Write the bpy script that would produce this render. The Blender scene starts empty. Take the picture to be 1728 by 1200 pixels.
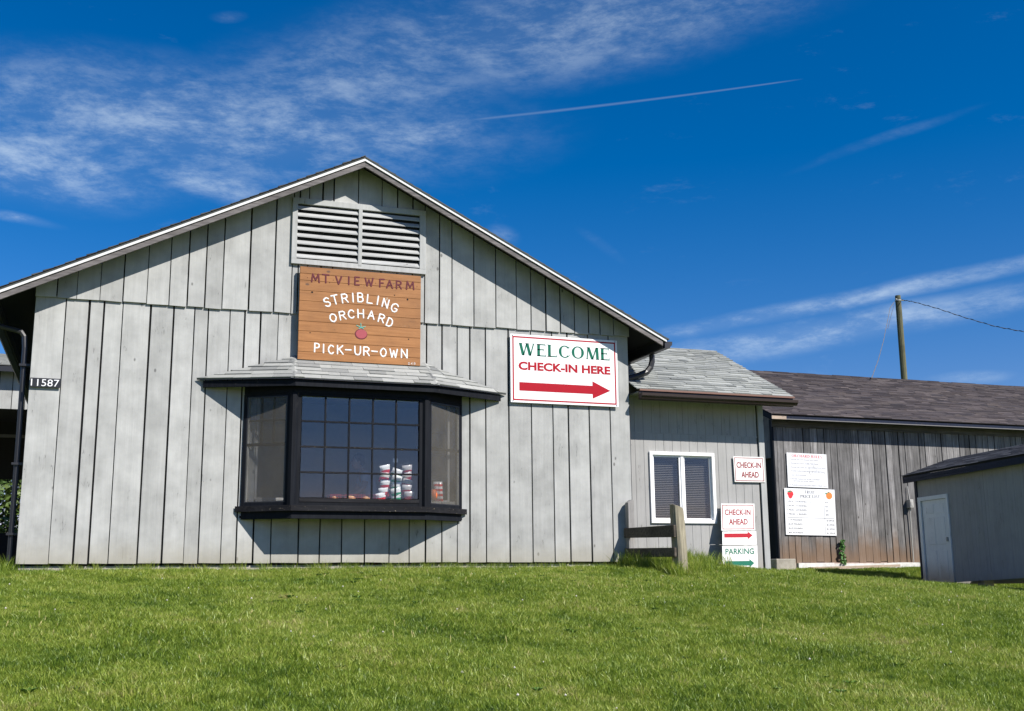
import bpy, math, random
import numpy as np
from mathutils import Vector, Matrix
random.seed(7); rng = np.random.default_rng(7)
R = math.radians
SC = bpy.context.scene
COL = SC.collection

# ------------------------------------------------------------------ camera
FPX, PITCH, YAW, ROLL = 1896.26, 0.19594891, 0.34393355, -0.00897417   # focal length in pixels of a 1728 px wide frame
EYE = np.array([0., 0., 1.5])
_f = np.array([math.sin(YAW)*math.cos(PITCH), math.cos(YAW)*math.cos(PITCH), math.sin(PITCH)])
_r0 = np.array([math.cos(YAW), -math.sin(YAW), 0.]); _u0 = np.cross(_r0, _f)
_r = math.cos(ROLL)*_r0 + math.sin(ROLL)*_u0; _u = -math.sin(ROLL)*_r0 + math.cos(ROLL)*_u0
cd = bpy.data.cameras.new('camera'); cam = bpy.data.objects.new('camera', cd); COL.objects.link(cam)
cd.sensor_width = 36; cd.lens = FPX/1728*36; cd.clip_end = 3000; cd.clip_start = .05
cam.matrix_world = Matrix(((_r[0], _u[0], -_f[0], EYE[0]), (_r[1], _u[1], -_f[1], EYE[1]), (_r[2], _u[2], -_f[2], EYE[2]), (0, 0, 0, 1)))
SC.camera = cam

def ray(x, y):
    d = _f + (x-864)/FPX*_r - (y-600)/FPX*_u
    return d/np.linalg.norm(d)
def at(x, y, Y):                       # survey helper: photo pixel -> point on the plane of constant Y
    d = ray(x, y); return EYE + d*((Y-EYE[1])/d[1])
def atp(x, y, P, n):                   # ... -> point on any plane
    d = ray(x, y); P = np.array(P); n = np.array(n); return EYE + d*(((P-EYE)@n)/(d@n))
def pxy(P):
    v = np.asarray(P)-EYE; z = v@_f
    return 864+FPX*(v@_r)/z, 600-FPX*(v@_u)/z, z

# ------------------------------------------------------------------ light
SUNV = Vector((0.68, -1.0, 1.12)).normalized()
sun_el = math.asin(SUNV.z); sun_az = math.atan2(SUNV.x, SUNV.y)     # clockwise from +Y
ld = bpy.data.lights.new('sun', 'SUN'); ld.energy = 5.0; ld.angle = R(.53); ld.color = (1, .955, .89)
lo = bpy.data.objects.new('sun', ld); COL.objects.link(lo); lo.rotation_euler = SUNV.to_track_quat('Z', 'Y').to_euler()
SC.view_settings.view_transform = 'Standard'; SC.view_settings.look = 'None'; SC.view_settings.exposure = .575; SC.view_settings.gamma = 1

W = bpy.data.worlds.new('World'); SC.world = W; W.use_nodes = True
nt = W.node_tree; nt.nodes.clear(); N = nt.nodes; L = nt.links
def nd(t, **k):
    n = N.new(t)
    for a, b in k.items(): setattr(n, a, b)
    return n
def mth(op, a, b=None, c=None, clamp=False):
    n = N.new('ShaderNodeMath'); n.operation = op; n.use_clamp = clamp
    for i, v in enumerate((a, b, c)):
        if v is None: continue
        if isinstance(v, (int, float)): n.inputs[i].default_value = v
        else: L.new(v, n.inputs[i])
    return n.outputs[0]
sky = nd('ShaderNodeTexSky', sky_type='NISHITA', sun_disc=False, sun_elevation=sun_el, sun_rotation=sun_az, air_density=1.0, dust_density=.25, ozone_density=3.0, altitude=200)
hsv = nd('ShaderNodeHueSaturation'); hsv.inputs['Hue'].default_value = .493; hsv.inputs['Saturation'].default_value = 1.49; hsv.inputs['Value'].default_value = .90
L.new(sky.outputs[0], hsv.inputs['Color'])
pol = nd('ShaderNodeVectorMath', operation='MULTIPLY'); L.new(hsv.outputs[0], pol.inputs[0]); pol.inputs[1].default_value = (1, .755, 1)   # polarised, deep blue
tc = nd('ShaderNodeTexCoord'); sp = nd('ShaderNodeSeparateXYZ'); L.new(tc.outputs['Generated'], sp.inputs[0])
az = mth('ARCTAN2', sp.outputs[0], sp.outputs[1]); el = mth('ARCSINE', sp.outputs[2])
cb = nd('ShaderNodeCombineXYZ'); L.new(az, cb.inputs[0]); L.new(el, cb.inputs[1])
# warp
wn = nd('ShaderNodeTexNoise'); wn.inputs['Scale'].default_value = 5; wn.inputs['Detail'].default_value = 2; L.new(cb.outputs[0], wn.inputs['Vector'])
wv = nd('ShaderNodeVectorMath', operation='MULTIPLY_ADD'); L.new(wn.outputs['Color'], wv.inputs[0]); wv.inputs[1].default_value = (.05, .03, 0)
L.new(cb.outputs[0], wv.inputs[2])
wo = nd('ShaderNodeVectorMath', operation='SUBTRACT'); L.new(wv.outputs[0], wo.inputs[0]); wo.inputs[1].default_value = (.025, .015, 0)
def azel(x, y):
    d = ray(x, y); return math.atan2(d[0], d[1]), math.asin(d[2])
def blob(cx, cy, hl, hw, ang, s, warp=True):
    a0, e0 = azel(cx, cy)
    m = nd('ShaderNodeMapping', vector_type='TEXTURE')
    L.new((wo if warp else cb).outputs[0], m.inputs['Vector'])
    m.inputs['Location'].default_value = (a0, e0, 0); m.inputs['Rotation'].default_value = (0, 0, R(ang)); m.inputs['Scale'].default_value = (hl/FPX*1.05, hw/FPX, 1)
    ln = nd('ShaderNodeVectorMath', operation='LENGTH'); L.new(m.outputs[0], ln.inputs[0])
    mr = nd('ShaderNodeMapRange', interpolation_type='SMOOTHSTEP'); L.new(ln.outputs['Value'], mr.inputs[0])
    mr.inputs['From Min'].default_value = 1.25; mr.inputs['From Max'].default_value = .1; mr.inputs['To Min'].default_value = 0; mr.inputs['To Max'].default_value = s
    return mr.outputs[0]
cov = None
for b in ((330, 215, 560, 105, 2, .62), (560, 160, 380, 120, 16, .45), (960, 45, 520, 90, 5, .48), (50, 265, 260, 75, 0, .70), (350, 305, 140, 30, -8, .70), (690, 225, 170, 34, 6, .6),
          (1420, 514, 460, 16, 7, .62), (1420, 560, 440, 28, 6, .68), (1490, 240, 150, 9, 12, .11), (20, 366, 70, 9, -4, .6), (1085, 96, 60, 8, -4, .35), (380, 22, 30, 9, 10, .2), (1030, 415, 50, 10, -35, .12), (1640, 640, 60, 10, 0, .35), (850, 395, 35, 20, 0, .3)):
    o = blob(*b); cov = o if cov is None else mth('MAXIMUM', cov, o)
def streak(scale, sx, sy, ang, det=8, rough=.62):
    m = nd('ShaderNodeMapping'); L.new(wo.outputs[0], m.inputs['Vector']); m.inputs['Rotation'].default_value = (0, 0, R(ang)); m.inputs['Scale'].default_value = (sx, sy, 1)
    n = nd('ShaderNodeTexNoise'); L.new(m.outputs[0], n.inputs['Vector']); n.inputs['Scale'].default_value = scale; n.inputs['Detail'].default_value = det; n.inputs['Roughness'].default_value = rough
    return n.outputs[0]
n1 = streak(11, .9, 2.3, -18, 10, .66); n2 = streak(52, .6, 1.8, -24, 8, .72)
tex = mth('ADD', mth('MULTIPLY', n1, .62), mth('MULTIPLY', n2, .38))
cl = nd('ShaderNodeMapRange', interpolation_type='SMOOTHSTEP'); L.new(tex, cl.inputs[0])
cl.inputs['From Min'].default_value = .41; cl.inputs['From Max'].default_value = .68; cl.inputs['To Min'].default_value = .16; cl.inputs['To Max'].default_value = 1
mask = mth('MULTIPLY', cov, cl.outputs[0])
# faint thin cirrus everywhere, also outside the frame
gen = nd('ShaderNodeMapRange', interpolation_type='SMOOTHSTEP'); L.new(tex, gen.inputs[0]); gen.inputs['From Min'].default_value = .56; gen.inputs['From Max'].default_value = .82; gen.inputs['To Max'].default_value = .16
mask = mth('MAXIMUM', mask, gen.outputs[0])
# contrail: a thin line between two directions
def contrail(p, q, w, s):
    (a0, e0), (a1, e1) = azel(*p), azel(*q)
    ln_ = math.hypot(a1-a0, e1-e0)/2
    m = nd('ShaderNodeMapping', vector_type='TEXTURE'); L.new(cb.outputs[0], m.inputs['Vector'])
    m.inputs['Location'].default_value = ((a0+a1)/2, (e0+e1)/2, 0); m.inputs['Rotation'].default_value = (0, 0, math.atan2(e1-e0, a1-a0)); m.inputs['Scale'].default_value = (ln_, w/FPX, 1)
    s_ = nd('ShaderNodeSeparateXYZ'); L.new(m.outputs[0], s_.inputs[0])
    wid = mth('MULTIPLY_ADD', s_.outputs[0], -.45, 1.0)          # wider and softer towards the old end
    # the great circle between the ends is not straight in azimuth/elevation: bend the line a little
    v = mth('ABSOLUTE', mth('ADD', s_.outputs[1], mth('MULTIPLY', mth('SUBTRACT', 1.0, mth('MULTIPLY', s_.outputs[0], s_.outputs[0])), -2.4)))
    a = mth('SUBTRACT', 1.0, mth('DIVIDE', v, wid), clamp=True)
    b = mth('MULTIPLY', mth('SUBTRACT', 1.0, mth('ABSOLUTE', s_.outputs[0]), clamp=True), 6.0, clamp=True)
    return mth('MULTIPLY', mth('MULTIPLY', a, b), s)
mask = mth('MAXIMUM', mask, contrail((770, 205), (1357, 133), 2.6, .17))
mx = nd('ShaderNodeMix', data_type='RGBA'); L.new(mth('MULTIPLY', mask, .64), mx.inputs['Factor']); L.new(pol.outputs[0], mx.inputs['A']); mx.inputs['B'].default_value = (7.2, 8.3, 8.9, 1)
bg = nd('ShaderNodeBackground'); bg.inputs['Strength'].default_value = .085; L.new(mx.outputs['Result'], bg.inputs[0])
wout = nd('ShaderNodeOutputWorld'); L.new(bg.outputs[0], wout.inputs[0])

# ------------------------------------------------------------------ materials
def newmat(name):
    m = bpy.data.materials.new(name); m.use_nodes = True
    return m, m.node_tree, m.node_tree.nodes['Principled BSDF']
def plain(name, col, rough=.6, metal=0, spec=.5):
    m, t, p = newmat(name)
    c = t.nodes.new('ShaderNodeTexNoise'); c.inputs['Scale'].default_value = 14; c.inputs['Detail'].default_value = 5
    g = t.nodes.new('ShaderNodeTexCoord'); t.links.new(g.outputs['Object'], c.inputs['Vector'])
    r = t.nodes.new('ShaderNodeMix'); r.data_type = 'RGBA'; t.links.new(c.outputs[0], r.inputs['Factor'])
    r.inputs['A'].default_value = (*[v*.86 for v in col], 1); r.inputs['B'].default_value = (*[min(1, v*1.12) for v in col], 1)
    t.links.new(r.outputs['Result'], p.inputs['Base Color'])
    p.inputs['Roughness'].default_value = rough; p.inputs['Metallic'].default_value = metal; p.inputs['Specular IOR Level'].default_value = spec
    return m
def wood(name, c1, c2, rough=.8, streakz=.05, scale=26, dark=(.08, .07, .06), knots=.5, bump=.25, objvar=.10, stain=None, speck=None, smudge=.35, axis='Z'):
    """painted or weathered boards: long grain along one axis, smudges, knots, tone per board, optional stain rising from the ground"""
    m, t, p = newmat(name); n = t.nodes; l = t.links
    def new(k, **kw):
        q = n.new(k)
        for a, b in kw.items(): setattr(q, a, b)
        return q
    geo = new('ShaderNodeNewGeometry'); oi = new('ShaderNodeObjectInfo')
    off = new('ShaderNodeVectorMath', operation='MULTIPLY_ADD'); l.new(oi.outputs['Random'], off.inputs[0]); off.inputs[1].default_value = (7, 13, 31); l.new(geo.outputs['Position'], off.inputs[2])
    mp = new('ShaderNodeMapping'); l.new(off.outputs[0], mp.inputs['Vector'])
    mp.inputs['Scale'].default_value = (1, 1, streakz) if axis == 'Z' else (streakz, 1, 1)
    g = new('ShaderNodeTexNoise'); l.new(mp.outputs[0], g.inputs['Vector']); g.inputs['Scale'].default_value = scale; g.inputs['Detail'].default_value = 9; g.inputs['Roughness'].default_value = .65
    s = new('ShaderNodeTexNoise'); l.new(off.outputs[0], s.inputs['Vector']); s.inputs['Scale'].default_value = 2.6; s.inputs['Detail'].default_value = 6; s.inputs['Roughness'].default_value = .6
    mr = new('ShaderNodeMapRange'); l.new(g.outputs[0], mr.inputs[0]); mr.inputs['From Min'].default_value = .33; mr.inputs['From Max'].default_value = .68
    mc = new('ShaderNodeMix', data_type='RGBA'); l.new(mr.outputs[0], mc.inputs['Factor']); mc.inputs['A'].default_value = (*c1, 1); mc.inputs['B'].default_value = (*c2, 1)
    sm = new('ShaderNodeMapRange'); l.new(s.outputs[0], sm.inputs[0]); sm.inputs['From Min'].default_value = .35; sm.inputs['From Max'].default_value = .7; sm.inputs['To Min'].default_value = 1.0; sm.inputs['To Max'].default_value = 1-smudge
    ov = new('ShaderNodeMapRange'); l.new(oi.outputs['Random'], ov.inputs[0]); ov.inputs['To Min'].default_value = 1-objvar; ov.inputs['To Max'].default_value = 1+objvar
    mu = new('ShaderNodeMath', operation='MULTIPLY'); l.new(sm.outputs[0], mu.inputs[0]); l.new(ov.outputs[0], mu.inputs[1])
    vs = new('ShaderNodeVectorMath', operation='SCALE'); l.new(mc.outputs['Result'], vs.inputs[0]); l.new(mu.outputs[0], vs.inputs['Scale'])
    colr = vs.outputs[0]
    # knots: sparse voronoi cells
    kp = new('ShaderNodeMapping'); l.new(off.outputs[0], kp.inputs['Vector']); kp.inputs['Scale'].default_value = (1, 1, .6) if axis == 'Z' else (.6, 1, 1)
    vo = new('ShaderNodeTexVoronoi'); l.new(kp.outputs[0], vo.inputs['Vector']); vo.inputs['Scale'].default_value = 3.4
    kr = new('ShaderNodeMapRange', interpolation_type='SMOOTHSTEP'); l.new(vo.outputs['Distance'], kr.inputs[0]); kr.inputs['From Min'].default_value = .075; kr.inputs['From Max'].default_value = .035; kr.inputs['To Max'].default_value = knots
    km = new('ShaderNodeMix', data_type='RGBA'); l.new(kr.outputs[0], km.inputs['Factor']); l.new(colr, km.inputs['A']); km.inputs['B'].default_value = (*dark, 1)
    colr = km.outputs['Result']
    # fine cracks along the grain
    cp = new('ShaderNodeMapping'); l.new(off.outputs[0], cp.inputs['Vector']); cp.inputs['Scale'].default_value = (1, 1, .09) if axis == 'Z' else (.09, 1, 1)
    cn = new('ShaderNodeTexNoise'); l.new(cp.outputs[0], cn.inputs['Vector']); cn.inputs['Scale'].default_value = 11; cn.inputs['Detail'].default_value = 3; cn.inputs['Distortion'].default_value = .3
    ca = new('ShaderNodeMath', operation='ABSOLUTE'); cs = new('ShaderNodeMath', operation='SUBTRACT'); l.new(cn.outputs[0], cs.inputs[0]); cs.inputs[1].default_value = .5; l.new(cs.outputs[0], ca.inputs[0])
    cr = new('ShaderNodeMapRange'); l.new(ca.outputs[0], cr.inputs[0]); cr.inputs['From Min'].default_value = .006; cr.inputs['From Max'].default_value = 0; cr.inputs['To Max'].default_value = .8
    gate = new('ShaderNodeMapRange'); l.new(s.outputs['Fac'], gate.inputs[0]); gate.inputs['From Min'].default_value = .56; gate.inputs['From Max'].default_value = .62
    cg = new('ShaderNodeMath', operation='MULTIPLY'); l.new(cr.outputs[0], cg.inputs[0]); l.new(gate.outputs[0], cg.inputs[1])
    cm = new('ShaderNodeMix', data_type='RGBA'); l.new(cg.outputs[0], cm.inputs['Factor']); l.new(colr, cm.inputs['A']); cm.inputs['B'].default_value = (*dark, 1)
    colr = cm.outputs['Result']
    if stain:                                       # (z0, z1, colour, amount) soil splash and rot near the ground
        sx = new('ShaderNodeSeparateXYZ'); l.new(geo.outputs['Position'], sx.inputs[0])
        a = new('ShaderNodeMath', operation='MULTIPLY_ADD'); l.new(g.outputs[0], a.inputs[0]); a.inputs[1].default_value = -stain[4]; l.new(sx.outputs[2], a.inputs[2])
        a2 = new('ShaderNodeMath', operation='MULTIPLY_ADD'); l.new(s.outputs[0], a2.inputs[0]); a2.inputs[1].default_value = -stain[4]; l.new(a.outputs[0], a2.inputs[2])
        a3 = new('ShaderNodeMath', operation='MULTIPLY_ADD'); l.new(oi.outputs['Random'], a3.inputs[0]); a3.inputs[1].default_value = -stain[4]*.5; l.new(a2.outputs[0], a3.inputs[2])
        b = new('ShaderNodeMapRange', interpolation_type='SMOOTHSTEP'); l.new(a3.outputs[0], b.inputs[0]); b.inputs['From Min'].default_value = stain[1]-stain[4]*1.2; b.inputs['From Max'].default_value = stain[0]-stain[4]*1.2; b.inputs['To Max'].default_value = stain[3]
        c = new('ShaderNodeMix', data_type='RGBA'); l.new(b.outputs[0], c.inputs['Factor']); l.new(colr, c.inputs['A']); c.inputs['B'].default_value = (*stain[2], 1)
        colr = c.outputs['Result']
    if speck:                                       # paint flaked off in small spots
        sn = new('ShaderNodeTexNoise'); l.new(off.outputs[0], sn.inputs['Vector']); sn.inputs['Scale'].default_value = speck[1]; sn.inputs['Detail'].default_value = 4; sn.inputs['Roughness'].default_value = .75
        sr = new('ShaderNodeMapRange'); l.new(sn.outputs[0], sr.inputs[0]); sr.inputs['From Min'].default_value = speck[2]; sr.inputs['From Max'].default_value = speck[2]+.03
        c = new('ShaderNodeMix', data_type='RGBA'); l.new(sr.outputs[0], c.inputs['Factor']); l.new(colr, c.inputs['A']); c.inputs['B'].default_value = (*speck[0], 1)
        colr = c.outputs['Result']
    l.new(colr, p.inputs['Base Color']); p.inputs['Roughness'].default_value = rough; p.inputs['Specular IOR Level'].default_value = .12 if max(c2) < .06 else .35
    bp = new('ShaderNodeBump'); bp.inputs['Strength'].default_value = bump; bp.inputs['Distance'].default_value = .01; l.new(g.outputs[0], bp.inputs['Height']); l.new(bp.outputs[0], p.inputs['Normal'])
    return m
def shingle_mat(name, cols, rough=.9):
    m, t, p = newmat(name); n = t.nodes; l = t.links
    at_ = n.new('ShaderNodeAttribute'); at_.attribute_name = 'tone'; oi = n.new('ShaderNodeObjectInfo')
    ad = n.new('ShaderNodeMath'); ad.operation = 'ADD'; l.new(at_.outputs['Fac'], ad.inputs[0]); l.new(oi.outputs['Random'], ad.inputs[1])
    fr = n.new('ShaderNodeMath'); fr.operation = 'FRACT'; l.new(ad.outputs[0], fr.inputs[0])
    rp = n.new('ShaderNodeValToRGB'); l.new(fr.outputs[0], rp.inputs[0])
    e = rp.color_ramp.elements; e[0].color = (*cols[0], 1); e[0].position = 0; e[1].color = (*cols[-1], 1); e[1].position = 1
    for i, c in enumerate(cols[1:-1]): q = e.new((i+1)/(len(cols)-1)); q.color = (*c, 1)
    geo = n.new('ShaderNodeNewGeometry'); ns = n.new('ShaderNodeTexNoise'); l.new(geo.outputs['Position'], ns.inputs['Vector']); ns.inputs['Scale'].default_value = 9; ns.inputs['Detail'].default_value = 9; ns.inputs['Roughness'].default_value = .8
    mr = n.new('ShaderNodeMapRange'); l.new(ns.outputs[0], mr.inputs[0]); mr.inputs['From Min'].default_value = .3; mr.inputs['From Max'].default_value = .7; mr.inputs['To Min'].default_value = .86; mr.inputs['To Max'].default_value = 1.12
    sc = n.new('ShaderNodeVectorMath'); sc.operation = 'SCALE'; l.new(rp.outputs[0], sc.inputs[0]); l.new(mr.outputs[0], sc.inputs['Scale'])
    l.new(sc.outputs[0], p.inputs['Base Color']); p.inputs['Roughness'].default_value = rough; p.inputs['Specular IOR Level'].default_value = .2
    g2 = n.new('ShaderNodeTexNoise'); l.new(geo.outputs['Position'], g2.inputs['Vector']); g2.inputs['Scale'].default_value = 240
    bp = n.new('ShaderNodeBump'); bp.inputs['Strength'].default_value = .5; bp.inputs['Distance'].default_value = .004; l.new(g2.outputs[0], bp.inputs['Height']); l.new(bp.outputs[0], p.inputs['Normal'])
    return m

M = {}
M['grey'] = wood('grey_painted_board', (.395, .397, .382), (.448, .450, .434), scale=18, knots=.85, bump=.35, objvar=.085, smudge=.28, dark=(.12, .12, .115), stain=(1.70, 2.1, (.30, .27, .20), .55, .12))
M['grey_trim'] = wood('grey_painted_trim', (.37, .375, .365), (.44, .445, .435), knots=.15, bump=.15, objvar=.04, smudge=.15)
M['slat'] = wood('grey_painted_slat', (.33, .335, .33), (.42, .425, .415), axis='X', knots=.1, bump=.15, objvar=.05, smudge=.2)
M['panel'] = wood('grey_siding_panel', (.325, .32, .31), (.37, .365, .355), knots=.05, bump=.2, objvar=.02, smudge=.12, stain=(1.55, 1.95, (.30, .27, .21), .5, .1))
M['shed_panel'] = wood('shed_siding_panel', (.30, .30, .30), (.35, .35, .35), knots=.0, bump=.15, objvar=.02, smudge=.12, stain=(1.25, 1.6, (.24, .2, .16), .5, .1))
M['barnwood'] = wood('weathered_barn_board', (.10, .096, .094), (.30, .29, .285), scale=30, streakz=.045, knots=.8, bump=.6, objvar=.32, smudge=.4, dark=(.03, .025, .02), stain=(1.85, 2.45, (.175, .105, .058), .80, .5))
M['barnwood_dark'] = wood('weathered_board_dark', (.07, .065, .06), (.16, .15, .14), scale=30, knots=.3, bump=.5, objvar=.1, smudge=.35, axis='X')
M['rake'] = wood('weathered_rake_board', (.10, .09, .088), (.24, .22, .215), scale=34, knots=.5, bump=.5, axis='X', smudge=.4, speck=((.02, .02, .02), 30, .66))
M['rail'] = wood('old_fence_rail', (.05, .04, .03), (.13, .11, .085), scale=30, bump=.6, knots=.4, smudge=.5, axis='X')
M['post'] = wood('old_fence_post', (.20, .175, .12), (.40, .36, .26), scale=34, bump=.7, knots=.4, smudge=.35, dark=(.06, .05, .04))
M['post_grey'] = wood('grey_fence_post', (.22, .21, .20), (.40, .385, .37), scale=34, bump=.6, knots=.6, smudge=.3, dark=(.07, .05, .05))
M['pole'] = wood('treated_utility_pole', (.075, .078, .04), (.14, .135, .075), scale=12, bump=.4, knots=0, smudge=.4)
M['black'] = wood('black_painted_wood', (.006, .007, .010), (.012, .014, .019), rough=.6, knots=0, bump=.25, objvar=.12, smudge=.3, speck=((.16, .15, .13), 34, .74))
M['black_worn'] = wood('black_flaking_wood', (.008, .008, .010), (.020, .020, .023), rough=.7, knots=0, bump=.5, smudge=.3, axis='X', speck=((.42, .36, .26), 40, .655))
M['navy'] = wood('navy_painted_trim', (.012, .017, .035), (.020, .027, .05), rough=.6, knots=0, bump=.1, smudge=.2)
M['eavegrey'] = plain('weathered_white_strip', (.16, .155, .15), .7)
M['void'] = plain('black_tar_paper', (.008, .008, .008), .95)
M['gutter'] = plain('black_gutter_metal', (.022, .022, .025), .38)
M['gutter_brown'] = plain('brown_gutter_metal', (.035, .022, .019), .42)
M['drip'] = plain('white_drip_edge', (.70, .69, .68), .45)
M['copper'] = plain('reddish_drip_edge', (.17, .085, .06), .6)
M['white'] = plain('white_vinyl', (.80, .80, .80), .45)
M['sign_white'] = wood('white_sign_face', (.78, .79, .80), (.84, .845, .85), rough=.45, knots=0, bump=.02, smudge=.05, streakz=.4, scale=6)
M['sign_old'] = wood('old_white_sign_face', (.70, .69, .65), (.82, .82, .80), rough=.6, knots=.1, bump=.05, smudge=.1, streakz=.5, scale=9, speck=((.45, .40, .28), 9, .69))
M['red'] = plain('sign_red', (.37, .006, .018), .6, spec=.15)
M['crimson'] = plain('sign_crimson', (.26, .010, .022), .6, spec=.15)
M['green'] = plain('sign_green', (.003, .125, .075), .6, spec=.15)
M['ink'] = plain('sign_grey_ink', (.05, .05, .065), .6)
M['ink_light'] = plain('sign_pale_ink', (.26, .26, .29), .6)
M['red_print'] = plain('sign_red_print', (.70, .09, .10), .6)
M['carve_red'] = plain('carved_dark_red_paint', (.10, .008, .014), .7)
M['carve_white'] = plain('carved_white_paint', (.78, .80, .80), .6)
M['carve_teal'] = plain('carved_teal_paint', (.10, .50, .44), .6)
M['carve_apple'] = plain('carved_apple_paint', (.34, .05, .065), .6)
M['orange_wood'] = wood('orange_stained_plank', (.29, .120, .036), (.385, .172, .058), rough=.6, scale=30, streakz=.06, knots=.8, bump=.2, objvar=.08, smudge=.22, axis='X', dark=(.07, .04, .03), speck=((.42, .36, .28), 7, .725))
M['concrete'] = wood('concrete', (.34, .31, .26), (.46, .43, .37), streakz=1, scale=9, knots=0, bump=.4, smudge=.35)
M['whitewash'] = wood('whitewashed_foundation', (.62, .60, .56), (.80, .80, .78), streakz=.8, scale=12, knots=.2, bump=.5, smudge=.2, speck=((.25, .2, .14), 10, .68))
M['plank'] = wood('tan_plank', (.42, .32, .24), (.58, .47, .37), scale=24, axis='X', knots=.3, bump=.3)
M['interior'] = plain('interior_wall', (.50, .49, .47), .9)
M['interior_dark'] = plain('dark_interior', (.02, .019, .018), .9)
M['counter'] = plain('counter_top', (.15, .13, .11), .6)
M['blind'] = plain('window_blind_slat', (.19, .18, .16), .5)
M['wire'] = plain('wire_insulation', (.10, .09, .09), .5)
M['wire_pale'] = plain('pale_wire_insulation', (.13, .125, .125), .6)
M['galv'] = plain('galvanised_box', (.42, .41, .38), .5, .2)
M['shingle_light'] = shingle_mat('pale_grey_shingle', [(.31, .315, .295), (.26, .265, .25), (.35, .355, .335), (.21, .215, .208), (.30, .305, .288), (.15, .155, .155), (.33, .335, .31)])
M['shingle_annex'] = shingle_mat('pale_green_grey_shingle', [(.31, .32, .30), (.34, .35, .33), (.24, .25, .237), (.33, .34, .32), (.28, .29, .275), (.18, .19, .185)])
M['shingle_brown'] = shingle_mat('weathered_brown_shingle', [(.06, .05, .053), (.105, .088, .088), (.045, .040, .045), (.08, .068, .07), (.125, .105, .10), (.055, .048, .052)])
M['shingle_black'] = shingle_mat('charcoal_shingle', [(.042, .045, .052), (.06, .062, .072), (.03, .032, .038), (.075, .078, .088)])
M['shingle_edge'] = shingle_mat('dark_shingle_edge', [(.05, .05, .048), (.09, .09, .085), (.035, .035, .035)])
def glassmat(name, tint=.96, bump=.0, ior=1.52, refl=1.0):
    m = bpy.data.materials.new(name); m.use_nodes = True; t = m.node_tree; t.nodes.clear(); n = t.nodes; l = t.links
    tr = n.new('ShaderNodeBsdfTransparent'); tr.inputs[0].default_value = (tint, tint, tint, 1)
    gl = n.new('ShaderNodeBsdfGlossy'); gl.inputs['Roughness'].default_value = .012; gl.inputs['Color'].default_value = (refl, refl, refl, 1)
    lw = n.new('ShaderNodeLayerWeight'); pw = n.new('ShaderNodeMath'); pw.operation = 'POWER'; l.new(lw.outputs['Facing'], pw.inputs[0]); pw.inputs[1].default_value = 4.5
    ad = n.new('ShaderNodeMath'); ad.operation = 'MULTIPLY_ADD'; ad.inputs[1].default_value = .9; ad.inputs[2].default_value = .055; l.new(pw.outputs[0], ad.inputs[0])
    mi = n.new('ShaderNodeMixShader'); l.new(ad.outputs[0], mi.inputs[0]); l.new(tr.outputs[0], mi.inputs[1]); l.new(gl.outputs[0], mi.inputs[2])
    g = n.new('ShaderNodeNewGeometry'); ns = n.new('ShaderNodeTexNoise'); ns.inputs['Scale'].default_value = 2.2; l.new(g.outputs['Position'], ns.inputs['Vector'])
    bp = n.new('ShaderNodeBump'); bp.inputs['Strength'].default_value = .12; bp.inputs['Distance'].default_value = .02; l.new(ns.outputs[0], bp.inputs['Height']); l.new(bp.outputs[0], gl.inputs['Normal'])
    o = n.new('ShaderNodeOutputMaterial'); l.new(mi.outputs[0], o.inputs[0])
    return m
M['glass'] = glassmat('window_glass')
def screenmat(name, col, opac):
    m = bpy.data.materials.new(name); m.use_nodes = True; t = m.node_tree; t.nodes.clear(); n = t.nodes; l = t.links
    tr = n.new('ShaderNodeBsdfTransparent'); df = n.new('ShaderNodeBsdfDiffuse')
    g = n.new('ShaderNodeNewGeometry'); ns = n.new('ShaderNodeTexNoise'); ns.inputs['Scale'].default_value = 3.5; ns.inputs['Detail'].default_value = 6; l.new(g.outputs['Position'], ns.inputs['Vector'])
    mr = n.new('ShaderNodeMapRange'); l.new(ns.outputs[0], mr.inputs[0]); mr.inputs['From Min'].default_value = .3; mr.inputs['From Max'].default_value = .7; mr.inputs['To Min'].default_value = opac-.10; mr.inputs['To Max'].default_value = opac+.10
    df.inputs[0].default_value = (*col, 1)
    mi = n.new('ShaderNodeMixShader'); l.new(mr.outputs[0], mi.inputs[0]); l.new(tr.outputs[0], mi.inputs[1]); l.new(df.outputs[0], mi.inputs[2])
    o = n.new('ShaderNodeOutputMaterial'); l.new(mi.outputs[0], o.inputs[0]); return m
M['screen'] = screenmat('insect_screen', (.125, .117, .103), .33)

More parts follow.
